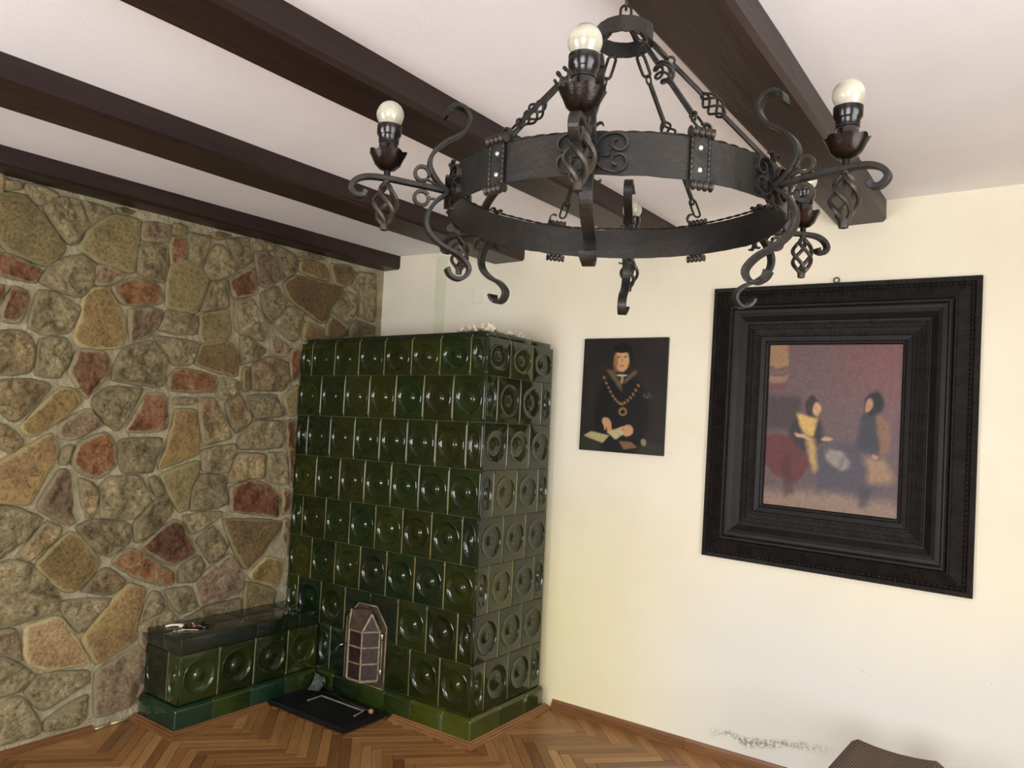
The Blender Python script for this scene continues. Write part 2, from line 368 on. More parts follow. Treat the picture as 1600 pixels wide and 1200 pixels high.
# beams
def beam(x0, x1, h, label):
    e = 0.014; ring = lambda y: [(x0, y, zc((x0+x1)/2)+0.02*y+0.06), (x0, y, zb(y)+e), (x0+e, y, zb(y)), (x1-e, y, zb(y)), (x1, y, zb(y)+e), (x1, y, zc((x0+x1)/2)+0.02*y+0.06)]
    zb = lambda y: h+0.018*y
    mb = MB(); nseg = 14; random.seed(int(x1*100))
    for i in range(nseg+1):
        y = -0.001+(YB+0.002)*i/nseg; j = lambda: random.uniform(-0.002, 0.002) if 0 < i < nseg else 0
        mb.v += [(a+j(), b, c+j()*0.8) for a, b, c in ring(y)]
    for i in range(nseg):
        for q in range(6): mb.f.append((i*6+q, i*6+(q+1) % 6, (i+1)*6+(q+1) % 6, (i+1)*6+q))
    mb.f += [(5, 4, 3, 2, 1, 0), tuple(nseg*6+q for q in range(6))]
    return tag(put('ceiling_beam', mb.me('ceiling_beam', M_BEAM)), label, 'beam', 'dark ceiling beams')
beam(-0.03, 0.14, 2.777, 'dark stained ceiling beam lying directly above the stone wall, leftmost')
beam(1.00, 1.25, 2.735, 'dark stained ceiling beam ending above the green stove, second from the stone wall')
beam(2.065, 2.285, 2.728, 'dark stained ceiling beam running behind the chandelier ring, third from the stone wall')
beam(3.135, 3.36, 2.724, 'broad dark stained ceiling beam above the right side of the chandelier')

# floor slab and parquet
fl = structure(put('floor', MB().box(-0.25, XR+0.2, YB-0.2, 0.2, -0.1, -0.006).me('floor', M_FLOOR)))
def clip(poly, a, b, c):   # keep a*x+b*y<=c
    out = []
    for i in range(len(poly)):
        p, q = poly[i], poly[(i+1) % len(poly)]; dp = a*p[0]+b*p[1]-c; dq = a*q[0]+b*q[1]-c
        if dp <= 0: out.append(p)
        if dp*dq < 0: t = dp/(dp-dq); out.append((p[0]+(q[0]-p[0])*t, p[1]+(q[1]-p[1])*t))
    return out
def area2(p): return abs(sum(p[i][0]*p[(i+1) % len(p)][1]-p[(i+1) % len(p)][0]*p[i][1] for i in range(len(p))))/2
BW, BL = 0.0525, 0.42; S2 = math.sqrt(0.5); gap = 0.0006
blocks = []
px = BW/S2   # step along x for successive blocks
rowh = BL*S2
for row in range(-1, 24):
    y1 = -1.385+rowh*(4-row)   # lower y of the zig-zag row
    sgn = 1 if (row % 2 == 1) else -1
    for k in range(-10, int(6.6/px)+12):
        bx = k*px+0.017
        if sgn == 1: ang = PI/4; c = (bx, y1+rowh/2)
        else: ang = 3*PI/4; c = (bx+0.036, y1+rowh/2)
        blocks.append((c, ang))
def block_poly(c, ang):
    u = (math.cos(ang), math.sin(ang)); v = (-u[1], u[0]); l = BL/2-gap; w = BW/2-gap
    return [(c[0]+u[0]*a*l+v[0]*b*w, c[1]+u[1]*a*l+v[1]*b*w) for a, b in ((-1, -1), (1, -1), (1, 1), (-1, 1))]
full = MB(); l = BL/2-gap; w = BW/2-gap; e = 0.0012
full.v = [(-l, -w, -0.006), (l, -w, -0.006), (l, w, -0.006), (-l, w, -0.006), (-l, -w, -e), (l, -w, -e), (l, w, -e), (-l, w, -e), (-l+e, -w+e, 0), (l-e, -w+e, 0), (l-e, w-e, 0), (-l+e, w-e, 0)]
full.f = [(0, 1, 5, 4), (1, 2, 6, 5), (2, 3, 7, 6), (3, 0, 4, 7), (4, 5, 9, 8), (5, 6, 10, 9), (6, 7, 11, 10), (7, 4, 8, 11), (8, 9, 10, 11)]
ME_BLOCK = full.me('parquet_block', M_PARQ)
def prism(poly, z0, z1, mb):
    n = len(poly); mb.add([(x, y, z0) for x, y in poly]+[(x, y, z1) for x, y in poly], [tuple(range(n, 2*n))]+[(i, (i+1) % n, n+(i+1) % n, n+i) for i in range(n)])
rest = MB(); seen = 0
camp = M.translation
def px_of(P):
    d = Vector(P)-camp; z = d.dot(FW)
    return (800+1153*d.dot(RX)/z, 600-1153*d.dot(UP)/z) if z > 0.1 else (9e9, 9e9)
for c, ang in blocks:
    if not (-0.35 < c[0] < XR+0.3 and YB-0.3 < c[1] < 0.3): continue
    p0 = block_poly(c, ang); p = p0
    for a, b, cc in ((-1, 0, 0.029), (1, 0, XR), (0, 1, 0.0), (0, -1, -YB)): p = clip(p, a, b, cc) if p else p
    if len(p) < 3 or area2(p) < 2e-4: continue
    if all(x < 1.54 and y > -0.72 for x, y in p) or all(x < 0.33 and y > -1.63 for x, y in p): continue
    vis = any(-12 < px_of((x, y, 0))[0] < 1612 and px_of((x, y, 0))[1] < 1208 for x, y in p)
    if vis and seen < 300:
        seen += 1
        if area2(p) > area2(p0)*0.999:
            o = put('parquet_block', ME_BLOCK, fl, (c[0], c[1], random.uniform(-0.0004, 0.0003)), (0, 0, ang))
        else:
            lm = MB(); ca, sa = math.cos(-ang), math.sin(-ang)
            lp = [((x-c[0])*ca-(y-c[1])*sa, (x-c[0])*sa+(y-c[1])*ca) for x, y in p]
            prism(lp, -0.006, 0, lm); put('parquet_block', lm.me('parquet_block', M_PARQ), fl, (c[0], c[1], 0), (0, 0, ang))
    else: prism(p, -0.006, 0, rest)
print('parquet blocks', seen)
ro = put('parquet_field', rest.me('parquet_field', M_PARQ), fl); ro['kind'] = 'stuff'

# skirtings: moulded strip swept along polyline with profile (out, up)
def skirting(name, path, prof, nrm, m=M_TRIM):
    mb = MB(); k = len(prof); n = len(path)
    for (x, y), (nx, ny) in zip(path, nrm):
        for o, z in prof: mb.v.append((x+nx*o, y+ny*o, z))
    for i in range(n-1):
        for q in range(k): mb.f.append((i*k+q, i*k+(q+1) % k, (i+1)*k+(q+1) % k, (i+1)*k+q))
    mb.f += [tuple(reversed(range(k))), tuple((n-1)*k+q for q in range(k))]
    return structure(put(name, mb.me(name, m)))
SK = [(0, 0), (0.024, 0), (0.024, 0.016), (0.018, 0.022), (0.018, 0.030), (0.010, 0.040), (0.006, 0.052), (0, 0.054)]
skirting('baseboard_back', [(1.60, 0), (2.43, 0)], SK, [(0, -1), (0, -1)])
skirting('baseboard_back_right', [(2.432, 0), (XR, 0)], SK, [(0, -1), (0, -1)])
LO = [(0, 0), (0.040, 0), (0.040, 0.008), (0.033, 0.014), (0.026, 0.013), (0.018, 0.022), (0.010, 0.021), (0.004, 0.027), (0, 0.027)]
skirting('baseboard_left', [(-0.023, -1.885), (-0.023, YB)], LO, [(1, 0), (1, 0)])
PF = 0.026   # plinth projection
XS, YF = 1.538, -0.722   # stove corner
YE = -1.635; XB = 0.33   # bench end and front
skirting('trim_1', [(XS+PF, -0.03), (XS+PF, YF-PF), (XB+PF+0.66, YF-PF)], LO, [(1, 0), (1, -1), (0, -1)])
skirting('trim_2', [(XB+PF, -1.10), (XB+PF, YE-PF), (-0.028, YE-PF)], LO, [(1, 0), (1, -1), (0, -1)])

# painted strip and cover plate high on the cream wall
structure(put('trim_3', MB().box(0.502, 0.600, -0.006, 0.001, 0.0, 2.83).me('trim_3', M_GREENP, bevel=0.002)))
mb = MB().box(0.842, 0.945, -0.007, 0.0, 2.478, 2.588).box(0.85, 0.937, -0.010, -0.006, 2.486, 2.580)
tag(put('cover_plate', mb.me('cover_plate', M_PL, bevel=0.002)), 'square cover plate painted cream high on the wall above the stove', 'cover plate')

# ------------------------------------------------------------------ stones of the left wall
STONES = """o -2.533,2.63 -2.471,2.648 -2.407,2.657 -2.344,2.609 -2.269,2.528 -2.206,2.456 -2.225,2.404 -2.29,2.342 -2.367,2.358 -2.455,2.381 -2.494,2.426 -2.518,2.434
g -2.538,2.697 -2.436,2.719 -2.421,2.686 -2.512,2.661 -2.535,2.657
g -2.407,2.718 -2.319,2.721 -2.256,2.701 -2.333,2.631 -2.374,2.662
g -2.316,2.626 -2.229,2.699 -2.162,2.703 -2.123,2.624 -2.106,2.589 -2.139,2.531 -2.18,2.472 -2.233,2.518
g -2.143,2.708 -1.999,2.698 -1.998,2.683 -2.084,2.61 -2.116,2.656
o -1.992,2.674 -1.839,2.683 -1.849,2.538 -1.855,2.406 -1.869,2.393 -2.036,2.415 -2.147,2.46 -2.091,2.573
b -1.97,2.716 -1.874,2.727 -1.903,2.703 -1.954,2.695
r -2.512,2.359 -2.449,2.359 -2.386,2.34 -2.305,2.319 -2.329,2.249 -2.401,2.258 -2.481,2.265 -2.505,2.27
g -2.189,2.402 -2.131,2.429 -2.053,2.391 -2.069,2.288 -2.093,2.239 -2.115,2.218 -2.22,2.236 -2.296,2.255 -2.306,2.277 -2.256,2.349
p -2.048,2.392 -1.981,2.401 -1.909,2.38 -1.917,2.352 -1.993,2.302 -2.06,2.295
p -1.818,2.683 -1.672,2.695 -1.672,2.606 -1.823,2.582
g -1.832,2.537 -1.791,2.571 -1.676,2.579 -1.68,2.376 -1.827,2.397 -1.835,2.426
o -1.653,2.712 -1.58,2.718 -1.576,2.674 -1.662,2.653
r -1.661,2.634 -1.581,2.647 -1.573,2.545 -1.655,2.482
g -1.563,2.683 -1.43,2.689 -1.439,2.614 -1.474,2.514 -1.559,2.541
g -1.391,2.652 -1.339,2.657 -1.224,2.545 -1.296,2.483 -1.404,2.448 -1.451,2.499
b -1.411,2.727 -1.285,2.738 -1.343,2.704 -1.409,2.695
g -1.32,2.702 -1.177,2.743 -1.142,2.611 -1.209,2.555 -1.26,2.607
o -1.661,2.462 -1.572,2.526 -1.48,2.499 -1.418,2.439 -1.48,2.237 -1.576,2.235 -1.664,2.246
g -1.395,2.43 -1.294,2.456 -1.282,2.302 -1.46,2.247
q -1.279,2.459 -1.139,2.57 -1.104,2.535 -1.087,2.418 -1.241,2.363
p -1.122,2.665 -1.034,2.692 -0.954,2.637 -0.896,2.554 -1.017,2.473 -1.076,2.484
g -0.959,2.701 -0.927,2.737 -0.801,2.707 -0.786,2.628 -0.879,2.565 -0.945,2.639
s -1.963,2.301 -1.856,2.359 -1.732,2.362 -1.696,2.322 -1.698,2.253 -1.88,2.216 -1.915,2.231
p -1.864,2.195 -1.757,2.212 -1.688,2.216 -1.694,2.154 -1.739,2.073 -1.841,2.022
g -1.655,2.216 -1.479,2.218 -1.471,2.115 -1.586,2.1 -1.691,2.104
o -1.45,2.227 -1.274,2.285 -1.251,2.149 -1.29,2.101 -1.421,2.066 -1.449,2.122
g -1.23,2.339 -1.126,2.38 -1.044,2.285 -1.002,2.223 -1.013,2.132 -1.08,2.14 -1.208,2.166
g -1.054,2.417 -0.934,2.489 -0.866,2.399 -0.888,2.337 -0.958,2.247 -1.021,2.309
g -0.946,2.251 -0.832,2.38 -0.721,2.347 -0.735,2.251 -0.774,2.157 -0.831,2.171
b -0.779,2.689 -0.674,2.706 -0.564,2.702 -0.514,2.601 -0.64,2.61 -0.774,2.621
b -0.51,2.724 -0.351,2.741 -0.287,2.696 -0.377,2.593 -0.471,2.598
b -0.899,2.512 -0.797,2.589 -0.638,2.588 -0.39,2.574 -0.421,2.506 -0.493,2.421 -0.534,2.316 -0.576,2.31 -0.728,2.373 -0.835,2.419
g -0.265,2.712 -0.094,2.735 -0.079,2.541 -0.083,2.387 -0.234,2.411 -0.239,2.572 -0.31,2.605
g -0.359,2.562 -0.283,2.541 -0.26,2.453 -0.327,2.34 -0.396,2.369 -0.485,2.406 -0.44,2.475
b -0.489,2.361 -0.346,2.297 -0.342,2.247 -0.52,2.224 -0.519,2.296
g -0.261,2.367 -0.08,2.352 -0.078,2.222 -0.301,2.195 -0.31,2.314
b -0.559,2.274 -0.553,2.192 -0.713,2.172 -0.703,2.297
r -2.499,2.195 -2.454,2.213 -2.465,2.156 -2.493,2.111
q -2.422,2.214 -2.355,2.199 -2.358,2.128 -2.381,2.051 -2.449,2.05 -2.457,2.099 -2.437,2.157
g -2.306,2.217 -2.228,2.212 -2.111,2.164 -2.129,2.102 -2.16,2.029 -2.277,2.009 -2.338,2.038 -2.32,2.13
y -2.067,2.265 -1.992,2.289 -1.937,2.217 -1.89,2.132 -1.879,2.051 -1.904,1.982 -2.025,1.968 -2.105,1.973 -2.127,2.014 -2.103,2.125 -2.1,2.21
t -2.484,1.991 -2.361,2.007 -2.321,1.975 -2.303,1.903 -2.314,1.822 -2.386,1.802 -2.469,1.799
g -2.283,1.98 -2.171,1.999 -2.141,1.959 -2.149,1.89 -2.179,1.806 -2.287,1.806
q -2.103,1.944 -1.986,1.952 -1.948,1.906 -1.957,1.83 -2.048,1.704 -2.136,1.829 -2.13,1.878
g -1.869,1.984 -1.74,2.038 -1.639,1.964 -1.646,1.81 -1.67,1.794 -1.925,1.809 -1.915,1.891
g -1.717,2.069 -1.453,2.062 -1.491,1.939 -1.583,1.923 -1.631,1.954
t -2.463,1.759 -2.323,1.777 -2.228,1.762 -2.231,1.727 -2.349,1.588 -2.37,1.581 -2.455,1.647
y -2.174,1.75 -2.111,1.745 -2.069,1.68 -2.163,1.598 -2.273,1.51 -2.311,1.519 -2.335,1.559 -2.25,1.656
g -2.005,1.708 -1.937,1.767 -1.759,1.775 -1.799,1.684 -1.875,1.543 -1.938,1.586 -2.012,1.673
r -1.725,1.751 -1.656,1.755 -1.619,1.708 -1.616,1.565 -1.72,1.545 -1.835,1.542 -1.78,1.644
p -2.161,1.569 -2.039,1.652 -1.956,1.571 -2.092,1.499 -2.155,1.503
g -2.134,1.451 -2.094,1.465 -2.11,1.374 -2.146,1.374
s -2.067,1.475 -1.943,1.531 -1.896,1.487 -1.871,1.361 -1.955,1.298 -2.032,1.324 -2.087,1.369
n -2.435,1.36 -2.314,1.445 -2.201,1.521 -2.17,1.465 -2.161,1.408 -2.2,1.342 -2.233,1.268 -2.264,1.182 -2.339,1.191 -2.423,1.202
t -2.451,1.56 -2.403,1.557 -2.317,1.482 -2.369,1.427 -2.445,1.48
g -1.858,1.494 -1.634,1.508 -1.637,1.455 -1.678,1.325 -1.831,1.325 -1.854,1.403
p -2.149,1.338 -2.104,1.337 -2.089,1.26 -2.076,1.131 -2.057,1.082 -2.077,1.068 -2.124,1.09 -2.233,1.16 -2.196,1.239
t -2.052,1.297 -1.984,1.266 -1.953,1.238 -1.962,1.104 -2,1.1
g -1.939,1.264 -1.883,1.299 -1.732,1.295 -1.673,1.164 -1.665,1.154 -1.764,1.074 -1.923,1.095
n -1.567,1.667 -1.447,1.673 -1.419,1.567 -1.404,1.426 -1.628,1.342 -1.64,1.356 -1.6,1.455 -1.572,1.581
g -1.571,1.734 -1.46,1.741 -1.457,1.709 -1.569,1.703
t -1.429,1.746 -1.328,1.742 -1.27,1.662 -1.199,1.523 -1.379,1.475 -1.403,1.604
t -1.252,1.717 -1.157,1.776 -1.059,1.637 -1.163,1.548 -1.206,1.611
g -1.102,1.78 -0.897,1.793 -0.827,1.667 -1.035,1.644
s -1.614,1.854 -1.564,1.903 -1.324,1.885 -1.353,1.784 -1.614,1.779
g -1.286,1.875 -1.171,1.857 -1.166,1.793 -1.261,1.743 -1.316,1.78
b -1.438,2.052 -1.295,2.089 -1.242,2.082 -1.19,2.006 -1.189,1.89 -1.311,1.906 -1.464,1.938
g -1.178,2.145 -1.113,2.125 -0.995,2.076 -1.04,2.022 -1.156,1.965
b -1.146,1.935 -1.104,1.953 -1.093,1.815 -1.136,1.809
t -1.085,1.968 -0.966,2.03 -0.818,2.009 -0.801,1.901 -0.848,1.832 -1.069,1.817
p -0.96,2.166 -0.836,2.124 -0.839,2.054 -0.947,2.057
r -0.799,2.102 -0.735,2.091 -0.731,1.921 -0.787,1.895 -0.802,2.025
o -0.836,1.782 -0.736,1.869 -0.73,1.675 -0.792,1.672
g -1.034,1.624 -0.833,1.631 -0.824,1.462 -1.139,1.45 -1.148,1.511
r -0.798,1.628 -0.736,1.638 -0.73,1.44 -0.785,1.462
g -1.38,1.441 -1.165,1.479 -1.205,1.311 -1.368,1.324
t -1.137,1.421 -0.956,1.418 -0.953,1.267 -1.047,1.273 -1.185,1.247 -1.191,1.321
g -0.928,1.421 -0.808,1.425 -0.774,1.327 -0.766,1.218 -0.923,1.259
r -0.784,1.45 -0.736,1.457 -0.734,1.203 -0.744,1.225 -0.763,1.356
r -1.176,1.22 -1.03,1.259 -0.895,1.212 -0.831,1.156 -0.82,1.017 -0.965,1.048 -1.164,1.075
r -0.794,1.187 -0.746,1.185 -0.739,1.04 -0.787,1.043
g -1.387,1.299 -1.218,1.284 -1.198,1.12 -1.279,1.105 -1.427,1.095 -1.419,1.216
o -1.623,1.304 -1.404,1.38 -1.398,1.305 -1.438,1.236 -1.445,1.109 -1.495,1.096 -1.525,1.139 -1.578,1.222
g -1.682,1.278 -1.648,1.298 -1.594,1.211 -1.639,1.185
g -1.638,1.167 -1.569,1.194 -1.539,1.102 -1.602,1.026 -1.725,0.949 -1.738,0.959 -1.745,1.055
g -1.47,1.069 -1.225,1.079 -1.262,1.032 -1.403,0.962 -1.442,1.02
q -1.666,0.952 -1.525,1.048 -1.48,1.026 -1.397,0.882 -1.391,0.846 -1.5,0.802 -1.533,0.806 -1.704,0.914
g -1.375,0.921 -1.27,0.99 -1.174,0.859 -1.219,0.811 -1.275,0.781 -1.324,0.855
b -1.218,1.032 -0.805,0.99 -0.794,0.954 -0.929,0.799 -1.02,0.716 -1.048,0.727 -1.145,0.876
p -0.779,0.996 -0.735,0.993 -0.734,0.752 -0.78,0.889
y -1.005,0.68 -0.886,0.769 -0.768,0.734 -0.769,0.639 -0.807,0.577 -0.991,0.648
o -1.026,0.636 -0.805,0.548 -0.822,0.435 -1.025,0.429
p -1.262,0.75 -1.156,0.82 -1.056,0.677 -1.064,0.574 -1.293,0.544 -1.332,0.538 -1.37,0.674 -1.307,0.727
s -1.854,0.848 -1.811,0.895 -1.749,0.915 -1.652,0.848 -1.506,0.753 -1.502,0.699 -1.589,0.696 -1.738,0.771
g -1.467,0.773 -1.358,0.83 -1.314,0.763 -1.375,0.691 -1.468,0.698
g -1.551,0.66 -1.397,0.656 -1.352,0.531 -1.444,0.519 -1.5,0.587
g -1.622,0.665 -1.579,0.646 -1.517,0.559 -1.615,0.537 -1.679,0.512
g -1.428,0.481 -1.291,0.521 -1.058,0.546 -1.045,0.432 -1.412,0.447
g -1.68,0.491 -1.602,0.525 -1.513,0.546 -1.468,0.483 -1.477,0.422 -1.672,0.46
y -2.074,1.029 -2.026,1.003 -1.917,0.868 -1.948,0.805 -2.024,0.734 -2.077,0.737 -2.162,0.817 -2.216,0.885 -2.147,0.96
t -2.183,1.088 -2.123,1.055 -2.121,1.029 -2.243,0.909 -2.309,0.934 -2.208,1.057
g -2.422,1.181 -2.325,1.162 -2.205,1.103 -2.273,1.019 -2.379,0.933 -2.402,0.925
g -2.046,1.048 -1.967,1.081 -1.776,1.047 -1.768,0.949 -1.872,0.885 -1.964,0.951
g -2.4,0.9 -2.318,0.917 -2.242,0.89 -2.134,0.76 -2.094,0.705 -2.101,0.647 -2.275,0.618 -2.378,0.611
t -1.998,0.725 -1.884,0.827 -1.774,0.75 -1.842,0.687
n -1.975,0.485 -1.827,0.659 -1.756,0.726 -1.659,0.686 -1.675,0.614 -1.699,0.521 -1.697,0.422 -1.891,0.339
g -2.077,0.687 -1.845,0.664 -1.896,0.601 -1.984,0.513 -2.083,0.643
s2 -2.242,0.591 -2.105,0.616 -2.077,0.597 -1.982,0.453 -1.924,0.347 -2.13,0.366 -2.205,0.406 -2.236,0.456
p -2.376,0.59 -2.285,0.586 -2.25,0.43 -2.346,0.5 -2.371,0.514
g -2.366,0.456 -2.315,0.463 -2.179,0.348 -2.238,0.297 -2.353,0.282
g -2.164,0.342 -1.934,0.315 -1.924,0.253 -2.128,0.172 -2.171,0.214 -2.218,0.28
g -1.929,0.192 -1.93,0.077 -1.965,0.054 -2.113,0.065 -2.117,0.117 -2.025,0.156
g -2.235,0.259 -2.147,0.124 -2.136,0.063 -2.313,0.064 -2.336,0.065 -2.348,0.219 -2.288,0.259
p -1.89,0.298 -1.787,0.334 -1.678,0.38 -1.638,0.339 -1.627,0.162 -1.681,0.079 -1.732,0.071 -1.877,0.067 -1.886,0.217
p -1.667,0.474 -1.64,0.477 -1.639,0.356 -1.672,0.406
g -1.104,2.761 -0.948,2.746 -0.928,2.735 -1.006,2.707 -1.101,2.711
g -0.783,2.747 -0.59,2.757 -0.581,2.737 -0.676,2.722 -0.774,2.711
g -1.128,2.734 -0.953,2.732 -0.968,2.706 -1.052,2.709 -1.116,2.68"""
def stone(kind, poly, idx):
    # round the outline
    n = len(poly); cx = sum(p[0] for p in poly)/n; cz = sum(p[1] for p in poly)/n
    P = poly
    for _ in range(2):
        Q = []
        for i in range(len(P)):
            a, b = P[i], P[(i+1) % len(P)]; L = math.hypot(b[0]-a[0], b[1]-a[1]); t = min(0.2, 0.010/max(L, 1e-4)) if _ == 0 else 0.2
            if L < 0.006: Q.append(((a[0]+b[0])/2, (a[1]+b[1])/2)); continue
            Q += [(a[0]+(b[0]-a[0])*t, a[1]+(b[1]-a[1])*t), (b[0]-(b[0]-a[0])*t, b[1]-(b[1]-a[1])*t)]
        P = Q
    # resample
    per = [0]
    for i in range(len(P)): a, b = P[i], P[(i+1) % len(P)]; per.append(per[-1]+math.hypot(b[0]-a[0], b[1]-a[1]))
    T = per[-1]; K = 48 if T > 0.5 else 30; R = []
    j = 0
    for k in range(K):
        s = T*k/K
        while per[j+1] < s: j += 1
        t = (s-per[j])/max(per[j+1]-per[j], 1e-9); a, b = P[j % len(P)], P[(j+1) % len(P)]
        R.append((a[0]+(b[0]-a[0])*t, a[1]+(b[1]-a[1])*t))
    rough = kind in 'gtrqsp'
    rad = math.sqrt(area2(R)/PI); base = random.uniform(0.000, 0.012) if rough else random.uniform(-0.002, 0.006)
    tx, tz = random.uniform(-0.08, 0.08), random.uniform(-0.08, 0.08)
    amp = (0.019 if rough else 0.005)
    levels = [(-0.011, -0.034), (-0.011, -0.024), (-0.0105, -0.015), (-0.008, -0.008), (-0.001, -0.003), (0.12, -0.002), (0.24, 0.0), (0.36, 0.0), (0.48, 0.0), (0.6, 0.0), (0.72, 0.0), (0.86, 0.0)]
    vs = []; ed = []; off = idx*7.3
    for li, (ins, h) in enumerate(levels):
        for (y, z) in R:
            dy, dz = y-cx, z-cz; d = math.hypot(dy, dz) or 1e-5
            if li < 5: f = max(0.55, 1-ins/d*1.15)
            else: f = (1-ins)*min(1.5, 1+0.002/d*1.15)
            q = (cx+dy*f, cz+dz*f)
            x = h
            if li >= 2:
                w = min(1.0, (li-1)/4)
                x += w*(base*0.6+(q[0]-cx)*tx*0.5+(q[1]-cz)*tz*0.5+amp*(noise.fractal(Vector((q[0]*13+off, q[1]*13, 3.1)), 0.75, 2.1, 5)))
            if 1 <= li <= 3 : q = (q[0]+0.004*noise.noise(Vector((q[0]*40, q[1]*40, off))), q[1]+0.004*noise.noise(Vector((q[0]*40, q[1]*40, off+9))))
            vs.append((min(x, 0.011), q[0], q[1])); ed.append(max(0.0, min(1.0, 1-d*(1-f)/0.030)) if li < 7 else 0.0)
    vs.append((min(0.012, base*0.6+amp*(noise.fractal(Vector((cx*13+off, cz*13, 3.1)), 0.75, 2.1, 5))), cx, cz)); ed.append(0)
    fs = [(l*K+i, l*K+(i+1) % K, (l+1)*K+(i+1) % K, (l+1)*K+i) for l in range(len(levels)-1) for i in range(K)]
    b = (len(levels)-1)*K; fs += [(b+i, b+(i+1) % K, len(vs)-1) for i in range(K)]
    me = mesh('stone', vs, fs, SM[kind], True); fix(me)
    if me.polygons[0].normal is None: pass
    at = me.attributes.new('edge', 'FLOAT', 'POINT')
    for i, v in enumerate(ed): at.data[i].value = v
    return me
idx = 0
for line in STONES.strip().split('\n'):
    a = line.split(); poly = [tuple(map(float, q.split(','))) for q in a[1:]]
    A = sum(poly[i][0]*poly[(i+1) % len(poly)][1]-poly[(i+1) % len(poly)][0]*poly[i][1] for i in range(len(poly)))
    if A < 0: poly.reverse()
    put('stone', stone(a[0], poly, idx), wl); idx += 1
# the wall goes on left of the frame: irregular stones from a relaxed Voronoi cut
random.seed(11)
seeds = [(-2.62-0.30*i+random.uniform(-0.10, 0.10), 0.14+0.27*j+(0.13 if i % 2 else 0)+random.uniform(-0.09, 0.09)) for i in range(12) for j in range(10)]
for k, s in enumerate(seeds):
    if not (-5.3 < s[0]): continue
    cell = [(-5.48, 0.03), (-2.50, 0.03), (-2.50, 2.74), (-5.48, 2.74)]
    for t in seeds:
        if t is s or abs(t[0]-s[0])+abs(t[1]-s[1]) > 1.1: continue
        a, b = t[0]-s[0], t[1]-s[1]; c = (t[0]**2+t[1]**2-s[0]**2-s[1]**2)/2-0.011*math.hypot(a, b); cell = clip(cell, a, b, c)
        if len(cell) < 3: break
    if len(cell) < 3 or area2(cell) < 0.004: continue
    put('stone', stone(random.choice('ggggttpooyrqn'), cell, 300+k), wl)

# ------------------------------------------------------------------ glazed tiles
TW, TH = 0.22, 0.2564
def tile_grid(w, h, disc=True, squash=1.0, curve='both'):
    """relief tile in the XZ plane facing -Y, lower left corner at the origin"""
    g = 0.0012; hw, hh = w/2-0.0022, h/2-g; cx, cz = w/2, h/2
    r = 0.007
    mb = MB()
    K = 40; per = []
    nx = 8 if w > 0.15 else 6; nz_ = (K-2*nx)//2
    def perim(hx, hz):
        o = []
        for i in range(nx): o.append((-hx+2*hx*i/nx, -hz))
        for i in range(nz_): o.append((hx, -hz+2*hz*i/nz_))
        for i in range(nx): o.append((hx-2*hx*i/nx, hz))
        for i in range(nz_): o.append((-hx, hz-2*hz*i/nz_))
        return o
    side = 0.004  # the face sits proud of the joint plane
    rings = []
    for ix, iz, y in ((0, 0, 0.018), (0.0, 0.0, 0.0005), (0.0014, 0.0006, -side*0.55), (0.004, 0.0016, -side*0.9), (0.0085, 0.003, -side)):
        rings.append([(x, z, y) for x, z in perim(hw-ix, hh-iz)])
    last = perim(hw-0.0085, hh-0.003)
    if disc:
        sx = squash; R0 = 0.0865
        angs = [math.atan2(z/hh*TH/2, x/hw*TW/2) for x, z in last]
        for rr, y in ((0.0935, 0), (0.0915, -0.0004), (0.0895, -0.0024), (0.0875, -0.0022), (0.0855, 0.0006), (0.080, 0.0046), (0.071, 0.0080), (0.060, 0.0102), (0.048, 0.0112), (0.038, 0.0108), (0.031, 0.0090), (0.025, 0.0050), (0.019, 0.0015), (0.012, -0.0005), (0.005, -0.0012)):
            rings.append([(rr*sx*math.cos(a), rr*math.sin(a), -side+y) for a in angs])
    for R in rings: mb.v += [(cx+x, y, cz+z) for x, z, y in R]
    mb.v.append((cx, -side-(0.002 if disc else 0), cz)); c = len(mb.v)-1
    for l in range(len(rings)-1):
        for i in range(K): mb.f.append((l*K+i, l*K+(i+1) % K, (l+1)*K+(i+1) % K, (l+1)*K+i))
    b = (len(rings)-1)*K
    for i in range(K): mb.f.append((b+i, b+(i+1) % K, c))
    return mb
def finish(mb, name, m=M_GL):
    me = mesh(name, mb.v, mb.f, m, True); return fix(me)
def tf(mb, fn): r = MB(); r.v = [fn(v) for v in mb.v]; r.f = list(mb.f); return r
T_full = finish(tile_grid(TW, TH), 'disc_tile'); T_half = finish(tile_grid(TW/2, TH, squash=0.44), 'half_disc_tile')
T_plain = finish(tile_grid(TW, TH, False), 'plain_tile')
H1 = 0.2115
sz = lambda mb: tf(mb, lambda v: (v[0], v[1], v[2]*H1/TH))
T_top = finish(sz(tile_grid(TW, TH)), 'disc_tile_short'); T_toph = finish(sz(tile_grid(TW/2, TH, squash=0.44)), 'half_disc_tile_short')
def corner(wf, ws, s=1.0):
    """corner tile: front part of width wf ending at x=0, side part of width ws running to +y"""
    f = tile_grid(wf, TH, True, 1.0 if wf > 0.15 else 0.44); g = tile_grid(ws, TH, True, 1.0 if ws > 0.15 else 0.44)
    mb = MB(); mb.add([(x-wf, y, z*s) for x, y, z in f.v], f.f)
    mb.add([(-y, x, z*s) for x, y, z in g.v], g.f)
    # rounded arris between the two faces
    mb.sweep([(0.0012, -0.0012, 0.001), (0.0012, -0.0012, TH*s-0.001)], circ(0.0036, 10))
    return finish(mb, 'corner_tile')
C_a = corner(TW/2, TW); C_b = corner(TW, TW/2); C_at = corner(TW/2, TW, H1/TH)
ZP = 0.138
st = empty('tiled_stove', (0.77, -0.38, 0), 'tall corner stove faced with glossy dark green tiles with round dishes', 'stove')
off = Vector((-0.77, 0.38, 0))
